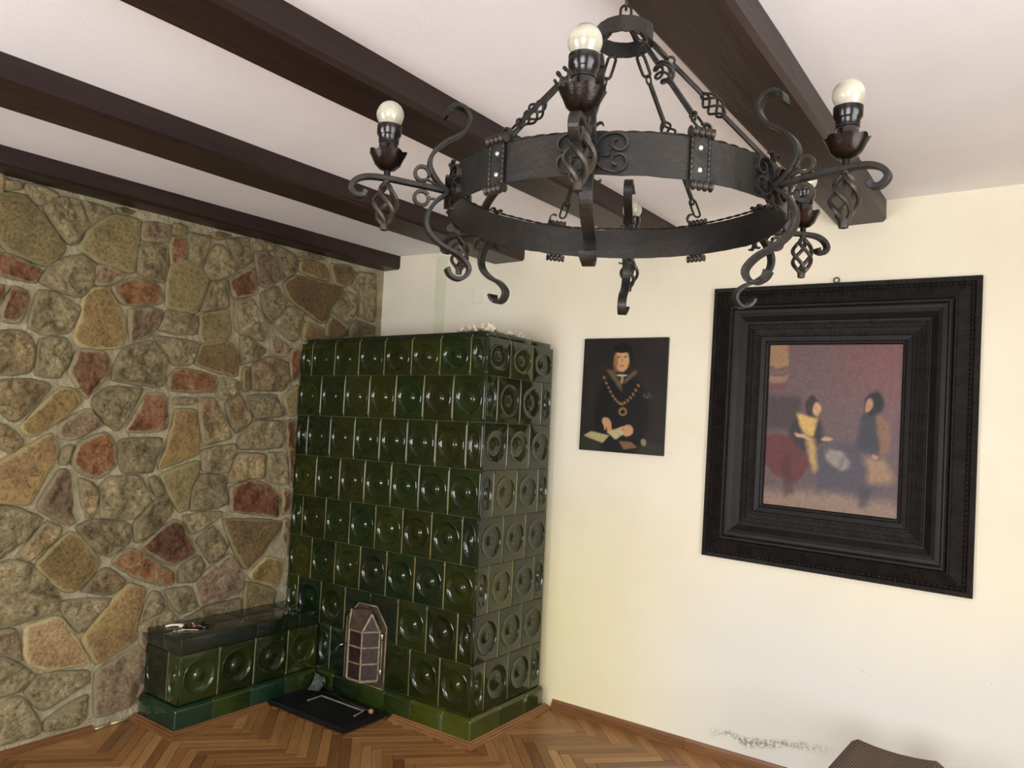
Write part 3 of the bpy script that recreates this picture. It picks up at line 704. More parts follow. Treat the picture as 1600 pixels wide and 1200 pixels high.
def pt(name, me, x, y, z, rz=0, mt=None, parent=None, o=None):
    return put(name, me, parent or st, Vector((x, y, z))+(off if o is None else o), (0, 0, rz), mt)
core = MB().box(0.004, XS-0.016, YF+0.016, -0.046, 0.0, ZP+7*TH+H1-0.001)
put('stove_core', core.me('stove_core', M_GROUT), st, off)
x0 = XS-7*TW
rnd = random.Random(5)
for row in range(1, 9):
    z = ZP+(8-row)*TH; odd = row % 2 == 1; top = row == 1
    full_m = T_top if top else T_full; half_m = T_toph if top else T_half
    if odd:
        pt('corner_tile', C_at if top else C_a, XS, YF, z)
        pt('tile', half_m, x0+0.001, YF, z)
        for i in range(6):
            xx = x0+TW*(0.5+i)
            plain = row == 7 and i in (2, 3)
            pt('tile', T_plain if plain else full_m, xx, YF, z, 0, M_GLK if plain else None)
        for j in (1, 2): pt('tile', full_m, XS, YF+TW*j, z, PI/2)
    else:
        pt('corner_tile', C_b, XS, YF, z)
        for i in range(6):
            if row == 8 and i < 1: continue
            if row == 8 and i == 1: pt('tile', half_m, x0+0.33, YF, z, 0, M_GLK); continue
            plain = row == 8 and i in (2, 3, 4)
            dark = (row == 6 and i == 3)
            pt('tile', T_plain if plain else full_m, x0+TW*i, YF, z, 0, (M_GLK if (plain and i == 2) or dark else None))
        for j in (0.5, 1.5): pt('tile', full_m, XS, YF+TW*j, z, PI/2)
        pt('tile', half_m, XS, YF+TW*2.5, z, PI/2)
gm = MB(); gh = MB()
for row in range(1, 9):
    z = ZP+(8-row)*TH; h_ = (H1 if row == 1 else TH); odd = row % 2 == 1
    for i in ([0.5+k for k in range(7)] if odd else [k for k in range(1, 7)]):
        xx = x0+TW*i
        if (row == 8 and i < 2) or (row == 8 and i in (3, 4)) or (row == 7 and i == 3.5): continue
        gm.box(xx-0.0022, xx+0.0022, YF-0.0012, YF+0.012, z+0.001, z+h_-0.001)
    for j in ((1, 2) if odd else (0.5, 1.5, 2.5)):
        yy = YF+TW*j; gm.box(XS-0.012, XS+0.0012, yy-0.0022, yy+0.0022, z+0.001, z+h_-0.001)
    gh.box(x0+0.005, XS-0.002, YF+0.0010, YF+0.012, z-0.0012, z+0.0012).box(XS-0.012, XS-0.0010, YF+0.004, -0.066, z-0.0012, z+0.0012)
o = put('grout', gm.me('grout', M_GROUTL), st, off); o['kind'] = 'stuff'; o = put('bed_joint', gh.me('bed_joint', M_GROUT), st, off); o['kind'] = 'stuff'
gm = MB()
for i in (1, 2, 3): yy = YE+(YF-0.008-YE)/4*i; gm.box(XB-0.012, XB+0.0012, yy-0.0022, yy+0.0022, ZP+0.001, 0.393)
gm.box(0.218, 0.222, YE-0.0012, YE+0.012, ZP+0.001, 0.393)
GBENCH = gm
# cornice: flat course set back from the top row
ZT = ZP+7*TH+H1
cm = MB()
def slab(x0_, x1_, y0_, y1_, z0_, z1_, m, name='cornice_tile', bev=0.004, o=off, par=None):
    cx_, cy_ = (x0_+x1_)/2, (y0_+y1_)/2
    me = MB().box(x0_-cx_, x1_-cx_, y0_-cy_, y1_-cy_, 0, z1_-z0_).me(name, m, smooth=True, bevel=bev, seg=3, auto=0.9)
    return put(name, me, par or st, Vector((cx_, cy_, z0_))+o)
sb = 0.012
edges = [0.03]+[x0+TW*(0.5+i) for i in range(7)]+[XS-sb]
for a, b in zip(edges, edges[1:]): slab(a+0.001, b-0.001, YF+sb, YF+0.10, ZT, ZT+0.030, M_GLK)
for j in range(3): slab(XS-0.10, XS-sb, YF+(0.101 if j == 0 else TW*j+0.001), YF+TW*(j+1)-0.001-(0.012 if j == 2 else 0), ZT, ZT+0.030, M_GLK)
put('stove_top', MB().box(0.03, XS-0.10, YF+0.10, -0.06, ZT-0.003, ZT+0.016).me('stove_top', M_GROUT), st, off)
# plinth tiles with a rounded upper arris
def plinth_me(L, w=PF+0.012):
    mb = MB(); n = 5; prof = [(0, 0), (-w, 0)]
    r = 0.022
    prof += [(-w+r-r*math.cos(PI/2*i/n), ZP-0.004-r+r*math.sin(PI/2*i/n)) for i in range(n+1)]+[(0, ZP-0.003)]
    k = len(prof); g = 0.001
    for x in (g, g+0.002, L-g-0.002, L-g):
        e_ = 0.0 if x in (g+0.002, L-g-0.002) else 0.0015
        mb.v += [(x, y+(e_ if y < 0 else 0), z-(e_ if z > 0.01 else 0)) for y, z in prof]
    for i in range(3):
        for q in range(k): mb.f.append((i*k+q, i*k+(q+1) % k, (i+1)*k+(q+1) % k, (i+1)*k+q))
    mb.f += [tuple(reversed(range(k))), tuple(3*k+q for q in range(k))]
    return mb.me('plinth_tile', M_GL, smooth=True, auto=0.7)
def corner_plinth(Lf, Ls, w=PF+0.012, out=PF):
    """outer corner piece, faces -y and +x, corner of the wall face at origin"""
    n = 5; r = 0.022; prof = [(w-out-w+0.0, 0.0)]  # placeholder replaced below
    pr = [(-0.012, 0), (out, 0)]+[(out-r+r*math.cos(PI/2*i/n), ZP-0.004-r+r*math.sin(PI/2*i/n)) for i in range(n+1)]+[(-0.012, ZP-0.003)]
    k = len(pr); mb = MB()
    st_ = []
    for o_, z in pr: st_.append((-Lf+0.001, -o_, z))
    for i, a in enumerate([-PI/2+PI/2*t/4 for t in range(5)]):
        for o_, z in pr:
            if o_ <= 0: st_.append((o_, -o_, z))
            else:
                rr = 0.010; c = out-rr if out > rr else 0
                oo = o_-c
                if oo < 0: st_.append((o_, -o_, z))
                else: st_.append((c+oo*math.cos(a), -c+oo*math.sin(a), z))
    for o_, z in pr: st_.append((o_, Ls-0.001, z))
    mb.v = st_
    for i in range(6):
        for q in range(k): mb.f.append((i*k+q, i*k+(q+1) % k, (i+1)*k+(q+1) % k, (i+1)*k+q))
    mb.f += [tuple(reversed(range(k))), tuple(6*k+q for q in range(k))]
    return mb.me('plinth_corner_tile', M_GL, smooth=True, auto=0.7)
PL = plinth_me(TW)
# stove front: joints at px positions of the photograph
for a, b, mt in ((0.36, 0.507, M_GLM), (0.507, 0.705, M_GLK), (0.705, 0.935, M_GLM), (0.935, 1.145, M_GLM), (1.145, 1.375, M_GLP)):
    pt('plinth_tile', plinth_me(b-a), a, YF+0.012, 0, 0, mt)
pt('plinth_tile', corner_plinth(XS-1.375, 0.235), XS, YF, 0, 0, M_GLP)
for a, b, mt in ((0.235, 0.50, M_GLM), (0.50, 0.66, M_GLM)):
    pt('plinth_tile', plinth_me(b-a), XS-0.012, YF+a, 0, PI/2, mt)

# stove door: back plate with canted bay of mica panes
dr = put('stove_door', None, st, Vector((0.75, YF-0.006, 0))+off)
dm = MB()
pp = [(-0.165, 0.128), (0.168, 0.128), (0.171, 0.479), (0.085, 0.583), (-0.066, 0.583), (-0.163, 0.483)]
dm = MB(); n = 6
dm.v = [(x, 0.0, z) for x, z in pp]+[(x, -0.008, z) for x, z in pp]; dm.f = [tuple(range(6)), tuple(range(11, 5, -1))]+[(i, (i+1) % 6, 6+(i+1) % 6, 6+i) for i in range(6)]
dr.data = None
bpy.data.objects.remove(dr)
dr = put('stove_door', dm.me('door_plate', M_DOOR, bevel=0.002), st, Vector((0.75, YF-0.004, 0))+off)
rim = MB()
for i in range(6):
    a, b = pp[i], pp[(i+1) % 6]; rim.sweep([(a[0]*0.985, -0.010, a[1]), (b[0]*0.985, -0.010, b[1])], circ(0.004, 6))
put('rim', rim.me('rim', M_DOORL, smooth=True), dr)
A = [(-0.120, -0.008), (-0.052, -0.090), (0.056, -0.090), (0.116, -0.010)]  # plan of the bay
zb0, zb1, zap = 0.172, 0.446, 0.548
bar = MB(); 
for i, (x, y) in enumerate(A): bar.sweep([(x, y, zb0), (x, y, zb1)], rect(0.010, 0.010), side=(0.7, 0.7, 0))
for i in range(3):
    a, b = A[i], A[i+1]
    for z in (zb0, zb0+0.094, zb0+0.186, zb1): bar.sweep([(a[0], a[1], z), (b[0], b[1], z)], rect(0.009, 0.009), side=(0, 0, 1))
for i in (0, 2):   # gables on the slanting facets
    a, b = A[i], A[i+1]; m_ = ((a[0]+b[0])/2, (a[1]+b[1])/2, zap)
    bar.sweep([(a[0], a[1], zb1), m_], rect(0.011, 0.011), side=(0.7, 0.7, 0)); bar.sweep([m_, (b[0], b[1], zb1)], rect(0.011, 0.011), side=(0.7, 0.7, 0))
put('door_bars', bar.me('door_bars', M_DOORL, bevel=0.001), dr)
for i in range(3):
    a, b = A[i], A[i+1]; dx, dy = b[0]-a[0], b[1]-a[1]; L_ = math.hypot(dx, dy); nx_, ny_ = -dy/L_, dx/L_
    for z0_, z1_ in ((zb0+0.004, zb0+0.090), (zb0+0.098, zb0+0.182), (zb0+0.190, zb1-0.004)):
        q = MB(); t0, t1 = 0.007/L_, 1-0.007/L_
        p0 = (a[0]+dx*t0, a[1]+dy*t0); p1 = (a[0]+dx*t1, a[1]+dy*t1); e_ = 0.003
        q.add([(p0[0], p0[1], z0_), (p1[0], p1[1], z0_), (p1[0], p1[1], z1_), (p0[0], p0[1], z1_), (p0[0]+nx_*e_, p0[1]+ny_*e_, z0_), (p1[0]+nx_*e_, p1[1]+ny_*e_, z0_), (p1[0]+nx_*e_, p1[1]+ny_*e_, z1_), (p0[0]+nx_*e_, p0[1]+ny_*e_, z1_)],
              [(0, 3, 2, 1), (4, 5, 6, 7), (0, 1, 5, 4), (1, 2, 6, 5), (2, 3, 7, 6), (3, 0, 4, 7)])
        put('pane', q.me('pane', M_MICA), dr)
for i in (0, 2):
    q = MB(); a, b = A[i], A[i+1]; q.add([(a[0], a[1], zb1), (b[0], b[1], zb1), ((a[0]+b[0])/2, (a[1]+b[1])/2, zap), ((a[0]+b[0])/2*0.97, (a[1]+b[1])/2+0.004, zap)], [(0, 1, 2), (0, 3, 1), (0, 2, 3), (1, 3, 2)])
    put('gable_pane', q.me('gable_pane', M_MICA), dr)
q = MB(); q.add([(-0.055, -0.094, zb1+0.004), (0.055, -0.094, zb1+0.004), (0.090, -0.050, zap), (0.05, -0.008, zap+0.012), (-0.05, -0.008, zap+0.012), (-0.090, -0.050, zap), (-0.12, -0.008, zb1+0.01), (0.12, -0.008, zb1+0.01)],
      [(0, 1, 2, 3, 4, 5), (5, 4, 6), (2, 7, 3)])
put('bay_roof', q.me('bay_roof', M_DOOR), dr)
q = MB(); q.add([(x, y, zb0-0.010) for x, y in A]+[(x, y, zb0-0.004) for x, y in A], [(0, 3, 2, 1), (4, 5, 6, 7), (0, 1, 5, 4), (1, 2, 6, 5), (2, 3, 7, 6), (3, 0, 4, 7)])
put('bay_base', q.me('bay_base', M_DOORL), dr)
for z_ in (0.225, 0.425):
    put('hinge', MB().lathe([(0, -0.018), (0.008, -0.018), (0.010, -0.012), (0.010, 0.012), (0.008, 0.018), (0, 0.018)], (0.146, -0.020, z_), 14).me('hinge', M_CHROME, smooth=True), dr)
put('hinge_rod', MB().sweep([(0.146, -0.018, 0.19), (0.146, -0.018, 0.43)], circ(0.004, 8)).me('hinge_rod', M_DOORL, smooth=True), dr)
q = MB().sweep(smooth_path([(-0.150, -0.008, 0.330), (-0.152, -0.045, 0.330), (-0.172, -0.052, 0.318), (-0.190, -0.052, 0.296)]), circ(0.006, 8), scale=[1, 1, 1, 1, 1, 1, 1, 1, 1, 1.1, 1.2, 1.4, 1.5])
put('handle', q.me('handle', M_CHROME, smooth=True), dr)

# ------------------------------------------------------------------ tiled bench along the stone wall
bn = empty('tiled_bench', (0.165, -1.18, 0), 'low bench of glossy green dish tiles with a black-green slab top by the stone wall', 'bench')
bo = Vector((-0.165, 1.18, 0))
put('bench_core', MB().box(0.002, XB-0.016, YE+0.016, YF-0.009, 0, 0.394).me('bench_core', M_GROUT), bn, bo)
LB = (YF-0.008-YE)/4; ks = LB/TW
for i in range(4):
    if i == 0: continue
    o = pt('tile', T_full, XB, YE+LB*i, ZP, PI/2, None, bn, bo); o.scale = (ks, 1, 1)
# front corner tile: half on the end face, full on the long face
C_bench = corner(TW/2, LB*0.998); pt('corner_tile', C_bench, XB, YE, ZP, 0, M_GLM, bn, bo)
pt('tile', T_full, 0.0, YE, ZP, 0, M_GLK, bn, bo)
pt('plinth_tile', corner_plinth(0.16, 0.19), XB, YE, 0, 0, M_GLT, bn, bo)
pt('plinth_tile', plinth_me(0.16), 0.009, YE+0.012, 0, 0, M_GLT, bn, bo)
for a, b, mt in ((0.19, 0.425, M_GLM), (0.425, 0.66, M_GLT), (0.66, 0.886, M_GLM)):
    pt('plinth_tile', plinth_me(b-a), XB-0.012, YE+a, 0, PI/2, mt, bn, bo)
yb = [YE-0.006, -1.18, -0.885, YF-0.008]
for i, (a, b) in enumerate(zip(yb, yb[1:])):
    for c, d in ((0.002, 0.165), (0.165, XB+0.006)):
        slab(c+0.0008, d-0.0008, a+0.0008, b-0.0008, 0.395, 0.478, (M_GLB if i == 0 or c < 0.1 else M_GLK), 'slab_tile', 0.004, bo, bn)

o = put('grout', GBENCH.me('grout', M_GROUTL), bn, bo); o['kind'] = 'stuff'
# things lying on the bench
def key(mb, x, y, z, ang, L=0.06, head=0.011, bow='ring'):
    ca, sa = math.cos(ang), math.sin(ang); T_ = lambda u, v, w: (x+u*ca-v*sa, y+u*sa+v*ca, z+w)
    mb.sweep([T_(0, 0, 0), T_(L, 0, 0)], circ(0.0026, 6))
    mb.sweep([T_(-head+head*math.cos(t), head*0.8*math.sin(t), 0) for t in [2*PI*i/12 for i in range(12)]], circ(0.0026, 5), closed=True)
    mb.add([T_(a, b, c) for a, b, c in ((L-0.014, -0.009, -0.001), (L-0.003, -0.009, -0.001), (L-0.003, 0, -0.001), (L-0.014, 0, -0.001), (L-0.014, -0.009, 0.001), (L-0.003, -0.009, 0.001), (L-0.003, 0, 0.001), (L-0.014, 0, 0.001))],
           [(0, 3, 2, 1), (4, 5, 6, 7), (0, 1, 5, 4), (1, 2, 6, 5), (2, 3, 7, 6), (3, 0, 4, 7)])
ZB = 0.478
k1 = empty('large_key', (0.09, -1.54, ZB), 'single pale key with a rounded head lying left of the key bunch', 'key')
kl = Vector((-0.09, 1.54, -ZB))
q = MB().sweep(smooth_path([(0.070, -1.578, ZB+0.007), (0.085, -1.55, ZB+0.012), (0.110, -1.514, ZB+0.012)]), circ(0.0065, 8)).lathe([(0, 0), (0.013, 0), (0.015, 0.005), (0.013, 0.014), (0, 0.018)], (0.112, -1.510, ZB), 16)
put('shank', q.me('shank', M_BONE, smooth=True), k1, kl)
kb = empty('key_bunch', (0.18, -1.48, ZB), 'bunch of steel and black keys with a red cap on the bench top', 'keys')
ko = Vector((-0.18, 1.48, -ZB))
for (x, y, a, mt) in ((0.18, -1.575, 1.3, M_CHROME), (0.195, -1.535, 0.75, M_BONE), (0.150, -1.50, 0.5, M_KEYDK), (0.165, -1.455, 0.25, M_CHROME), (0.120, -1.44, 0.0, M_CHROME), (0.175, -1.42, 0.6, M_KEYDK), (0.150, -1.40, -0.3, M_KEYDK), (0.20, -1.47, 0.9, M_KEYDK)):
    q = MB(); key(q, x, y, ZB+0.004+random.uniform(0, 0.004), a, 0.066); put('key', q.me('key', mt, smooth=True), kb, ko)
q = MB().lathe([(0, 0), (0.010, 0), (0.012, 0.004), (0.010, 0.009), (0, 0.010)], (0.185, -1.478, ZB), 12); put('red_cap', q.me('red_cap', M_RED, smooth=True), kb, ko)
q = MB().sweep([(0.172+0.016*math.cos(t), -1.475+0.016*math.sin(t), ZB+0.003) for t in [2*PI*i/20 for i in range(20)]], circ(0.0012, 5), closed=True); put('key_ring', q.me('key_ring', M_CHROME, smooth=True), kb, ko)

# crumpled paper on top of the stove
def crumple(name, cx_, cy_, z, sx_, sy_, h, seed, label):
    mb = MB(); nx_, ny_ = 22, 14
    for s_ in (0, 1):
        for i in range(nx_):
            for j in range(ny_):
                u, v = i/(nx_-1)*2-1, j/(ny_-1)*2-1; e_ = max(0, 1-(u*u+v*v)**1.5*0.6)
                n_ = noise.fractal(Vector((u*2.2+seed, v*2.2, s_*0.15)), 1.0, 2.1, 3)
                zz = z+max(0.001+0.004*s_, h*(0.35+0.75*n_+0.25*noise.noise(Vector((u*4, v*4, seed))))*(0.45+0.55*e_)+0.004*s_)
                mb.v.append((cx_+u*sx_*(0.9+0.15*n_), cy_+v*sy_*(0.9+0.2*n_), zz if s_ else z+(zz-z)*0.8))
        b = s_*nx_*ny_
        for i in range(nx_-1):
            for j in range(ny_-1): mb.f.append((b+i*ny_+j, b+(i+1)*ny_+j, b+(i+1)*ny_+j+1, b+i*ny_+j+1))
    return tag(put(name, mb.me(name, M_RAG)), label, 'paper', 'crumpled scraps on the stove top')
crumple('crumpled_paper', 1.375, -0.60, ZT+0.031, 0.12, 0.08, 0.075, 4.2, 'large crumpled whitish paper lying on top of the green stove')
crumple('crumpled_paper', 1.44, -0.36, ZT+0.031, 0.07, 0.13, 0.05, 9.7, 'small flat scrap of pale paper at the stove top right edge')

# hearth tray and ash shovel
tr = empty('hearth_tray', (0.65, -0.925, 0), 'black sheet metal hearth tray on the parquet before the stove door', 'tray')
to = Vector((-0.65, 0.925, 0))
x0_, x1_, y0_, y1_ = 0.365, 0.985, -1.085, -0.792
q = MB().box(x0_, x1_, y0_, y1_, 0.0275, 0.031); put('tray_plate', q.me('tray_plate', M_TRAY, bevel=0.001), tr, to)
q = MB()
q.sweep([(x0_, y0_, 0.033), (x1_, y0_, 0.033), (x1_, y1_, 0.033), (x0_, y1_, 0.033)], circ(0.006, 8), closed=True)
q.box(x0_, x1_, y0_-0.003, y0_+0.001, 0.010, 0.032).box(x1_-0.001, x1_+0.003, y0_, y1_, 0.010, 0.032).box(x0_+0.03, x0_+0.05, y0_+0.03, y0_+0.05, 0.0, 0.030).box(x1_-0.05, x1_-0.03, y0_+0.03, y0_+0.05, 0.0, 0.030)
put('rim', q.me('rim', M_TRAY), tr, to)
q = MB().sweep([(0.527, -0.945, 0.032), (0.525, -0.842, 0.032), (0.875, -0.838, 0.032), (0.892, -0.925, 0.032)], rect(0.006, 0.010), side=(0, 0, 1)); l_ = put('embossed_edge', q.me('embossed_edge', M_WORN), tr, to); l_['label'] = 'worn pale embossed edge'
sh = empty('ash_shovel', (0.66, -0.83, 0.033), 'small tin ash shovel with wooden knob lying on the black tray', 'shovel')
so = Vector((-0.66, 0.83, -0.033))
q = MB()
for s_ in (0, 0.002):
    for i in range(6):
        for j in range(7):
            u, v = i/5, j/6*2-1; wx = 0.395+0.10*u; w_ = 0.056-0.020*u**2
            t_ = (v+1)/2; hh_ = 0.095-0.030*u; q.v.append((wx, -0.822+0.045*t_-0.022*abs(v)**2+s_+0.007*noise.noise(Vector((u*5, v*4, 1))), 0.036+t_*hh_+0.015*u))
    b = len(q.v)-42
    for i in range(5):
        for j in range(6): q.f.append((b+i*7+j, b+(i+1)*7+j, b+(i+1)*7+j+1, b+i*7+j+1))
put('scoop', q.me('scoop', M_TIN), sh, so)
put('handle', MB().sweep([(0.480, -0.802, 0.090), (0.52, -0.812, 0.076), (0.70, -0.838, 0.048), (0.925, -0.842, 0.046)], circ(0.0045, 8)).me('handle', M_IRON, smooth=True), sh, so)
q = MB().lathe([(0, -0.015), (0.009, -0.013), (0.014, -0.004), (0.014, 0.006), (0.008, 0.014), (0, 0.016)], (0, 0, 0), 14)
put('knob', q.me('knob', M_KNOB, smooth=True), sh, Vector((0.936, -0.842, 0.047))+so, (0, PI/2, 0))

# brass strip by the stone wall foot
q = MB().sweep([(0.0, -1.900, 0.007), (-0.005, -1.80, 0.009)], circ(0.006, 8)).sweep([(-0.005, -1.797, 0.009), (-0.010, -1.700, 0.009)], circ(0.0055, 8))
tag(put('brass_rod', q.me('brass_rod', M_BRASS, smooth=True)), 'short pale brass rod lying at the foot of the stone wall', 'rod')

# ------------------------------------------------------------------ pictures on the cream wall
def paint_mesh(name, w, h, fn, m, nx_=110, ny_=150):
    mb = MB()
    for j in range(ny_+1):
        for i in range(nx_+1): mb.v.append((-w/2+w*i/nx_, 0, -h/2+h*j/ny_))
    for j in range(ny_):
        for i in range(nx_): a = j*(nx_+1)+i; mb.f.append((a, a+1, a+nx_+2, a+nx_+1))
    me = mesh(name, mb.v, mb.f, m)
    at = me.color_attributes.new('paint', 'FLOAT_COLOR', 'POINT'); d = []
    for j in range(ny_+1):
        for i in range(nx_+1): c = fn(i/nx_, 1-j/ny_); d += [c[0], c[1], c[2], 1]
    at.data.foreach_set('color', d); return me
def paint_mat(name, rough):
    m, nt, N, L, B = new_mat(name); a = N.new('ShaderNodeAttribute'); a.attribute_name = 'paint'
    v = coords(N, L); r = ramp(N, [(0.3, (0.8, 0.8, 0.8)), (0.7, (1.12, 1.12, 1.12))]); L.new(nz(N, L, v, 60, 4), r.inputs[0])
    L.new(mixc(N, L, 1.0, a.outputs['Color'], r.outputs[0], 'MULTIPLY'), B.inputs['Base Color']); B.inputs['Roughness'].default_value = rough
    w1 = N.new('ShaderNodeTexWave'); w1.inputs['Scale'].default_value = 90; L.new(v, w1.inputs[0]); bump(N, L, B, w1.outputs['Fac'], 0.12, 0.002); B.inputs['Specular IOR Level'].default_value = 0.25
    return m
def blob(u, v, cu, cv, ru, rv, rot=0.0, soft=0.25):
    du, dv = u-cu, v-cv; c, s = math.cos(rot), math.sin(rot); a, b = (du*c+dv*s)/ru, (-du*s+dv*c)/rv
    d = math.sqrt(a*a+b*b); t = (1+soft-d)/(2*soft); t = min(1, max(0, t)); return t*t*(3-2*t)
def mixl(c, d, t): return tuple(a+(b-a)*t for a, b in zip(c, d))
def warp(u, v, a=0.012, f=9.0):
    return u+a*noise.noise(Vector((u*f, v*f, 1.3)))+a*0.5*noise.noise(Vector((u*f*3, v*f*3, 4.1))), v+a*noise.noise(Vector((u*f, v*f, 7.7)))+a*0.5*noise.noise(Vector((u*f*3, v*f*3, 9.1)))
def quad(u, v, P, soft=0.006):
    t = 1.0
    for i in range(len(P)):
        a, b = P[i], P[(i+1) % len(P)]; L_ = math.hypot(b[0]-a[0], b[1]-a[1]); d = ((b[0]-a[0])*(v-a[1])-(b[1]-a[1])*(u-a[0]))/L_
        t *= min(1, max(0, 0.5+d/(2*soft)))
    return t
def portrait(u, v):
    u, v = warp(u, v, 0.006)
    nn = noise.noise(Vector((u*6, v*8, 0)))
    c = mixl(s2l(26, 22, 18), s2l(40, 33, 26), 0.5+0.5*nn)
    c = mixl(c, s2l(44, 42, 30), blob(u, v, 0.5, 0.98, 0.7, 0.10))              # table edge
    c = mixl(c, s2l(14, 12, 11), blob(u, v, 0.50, 0.68, 0.33, 0.38, 0, 0.12))      # dark gown
    c = mixl(c, s2l(104, 84, 60), 0.8*quad(u, v, [(0.29, 0.275), (0.36, 0.275), (0.49, 0.40), (0.50, 0.47), (0.37, 0.36)], 0.012)); c = mixl(c, s2l(104, 84, 60), 0.8*quad(u, v, [(0.66, 0.275), (0.67, 0.31), (0.52, 0.40), (0.51, 0.37), (0.60, 0.30)], 0.012))
    c = mixl(c, s2l(14, 12, 11), blob(u, v, 0.485, 0.16, 0.125, 0.10, 0, 0.1))     # cap
    c = mixl(c, s2l(196, 150, 106), blob(u, v, 0.475, 0.195, 0.088, 0.098, 0, 0.14))
    c = mixl(c, s2l(120, 82, 54), 0.75*blob(u, v, 0.405, 0.22, 0.03, 0.09, 0, 0.5)); c = mixl(c, s2l(14, 12, 11), blob(u, v, 0.48, 0.085, 0.115, 0.045, 0, 0.15))
    for cu in (0.44, 0.52): c = mixl(c, s2l(70, 44, 30), 0.85*blob(u, v, cu, 0.165, 0.020, 0.007, 0, 0.4))
    c = mixl(c, s2l(132, 88, 60), 0.6*blob(u, v, 0.478, 0.195, 0.008, 0.03, 0, 0.5)); c = mixl(c, s2l(140, 64, 48), 0.8*blob(u, v, 0.48, 0.245, 0.026, 0.007, 0, 0.4))
    c = mixl(c, s2l(206, 196, 170), 0.8*blob(u, v, 0.485, 0.325, 0.06, 0.008, 0, 0.4)); c = mixl(c, s2l(170, 140, 104), 0.8*blob(u, v, 0.49, 0.36, 0.018, 0.04, 0, 0.3))
    for k in range(15):                                                          # gold chain links
        t = k/14; cu = 0.27+0.42*t; cv = 0.38+0.20*(1-abs(2*t-1.1)**1.6); c = mixl(c, s2l(150, 112, 62), 0.85*blob(u, v, cu, cv, 0.017, 0.010, 0.6, 0.5))
    c = mixl(c, s2l(140, 108, 62), 0.9*(blob(u, v, 0.52, 0.645, 0.05, 0.036, 0, 0.2)-blob(u, v, 0.52, 0.645, 0.028, 0.020, 0, 0.2)))
    for cu, cv, ru, rv, ro in ((0.33, 0.745, 0.060, 0.040, 0.4), (0.35, 0.79, 0.016, 0.045, -0.2), (0.385, 0.80, 0.014, 0.050, -0.25), (0.31, 0.775, 0.014, 0.040, -0.1), (0.60, 0.80, 0.055, 0.045, 0.2), (0.52, 0.785, 0.060, 0.013, -0.25), (0.54, 0.815, 0.05, 0.013, 0.1), (0.56, 0.84, 0.04, 0.012, 0.3)): c = mixl(c, s2l(190, 142, 98), blob(u, v, cu, cv, ru, rv, ro, 0.2))
    c = mixl(c, s2l(168, 156, 112), quad(u, v, [(0.05, 0.875), (0.14, 0.83), (0.37, 0.86), (0.29, 0.93)])); c = mixl(c, s2l(178, 166, 122), quad(u, v, [(0.34, 0.83), (0.47, 0.79), (0.57, 0.82), (0.45, 0.89)]))
    c = mixl(c, s2l(118, 88, 58), quad(u, v, [(0.49, 0.905), (0.63, 0.90), (0.71, 0.945), (0.55, 0.975)])); c = mixl(c, s2l(150, 130, 100), 0.8*blob(u, v, 0.78, 0.90, 0.035, 0.03, 0.8, 0.2))
    c = mixl(c, s2l(130, 122, 100), 0.5*blob(u, v, 0.80, 0.50, 0.05, 0.022, 0, 0.6)*(noise.noise(Vector((u*60, v*60, 2))) > 0.1))
    return c
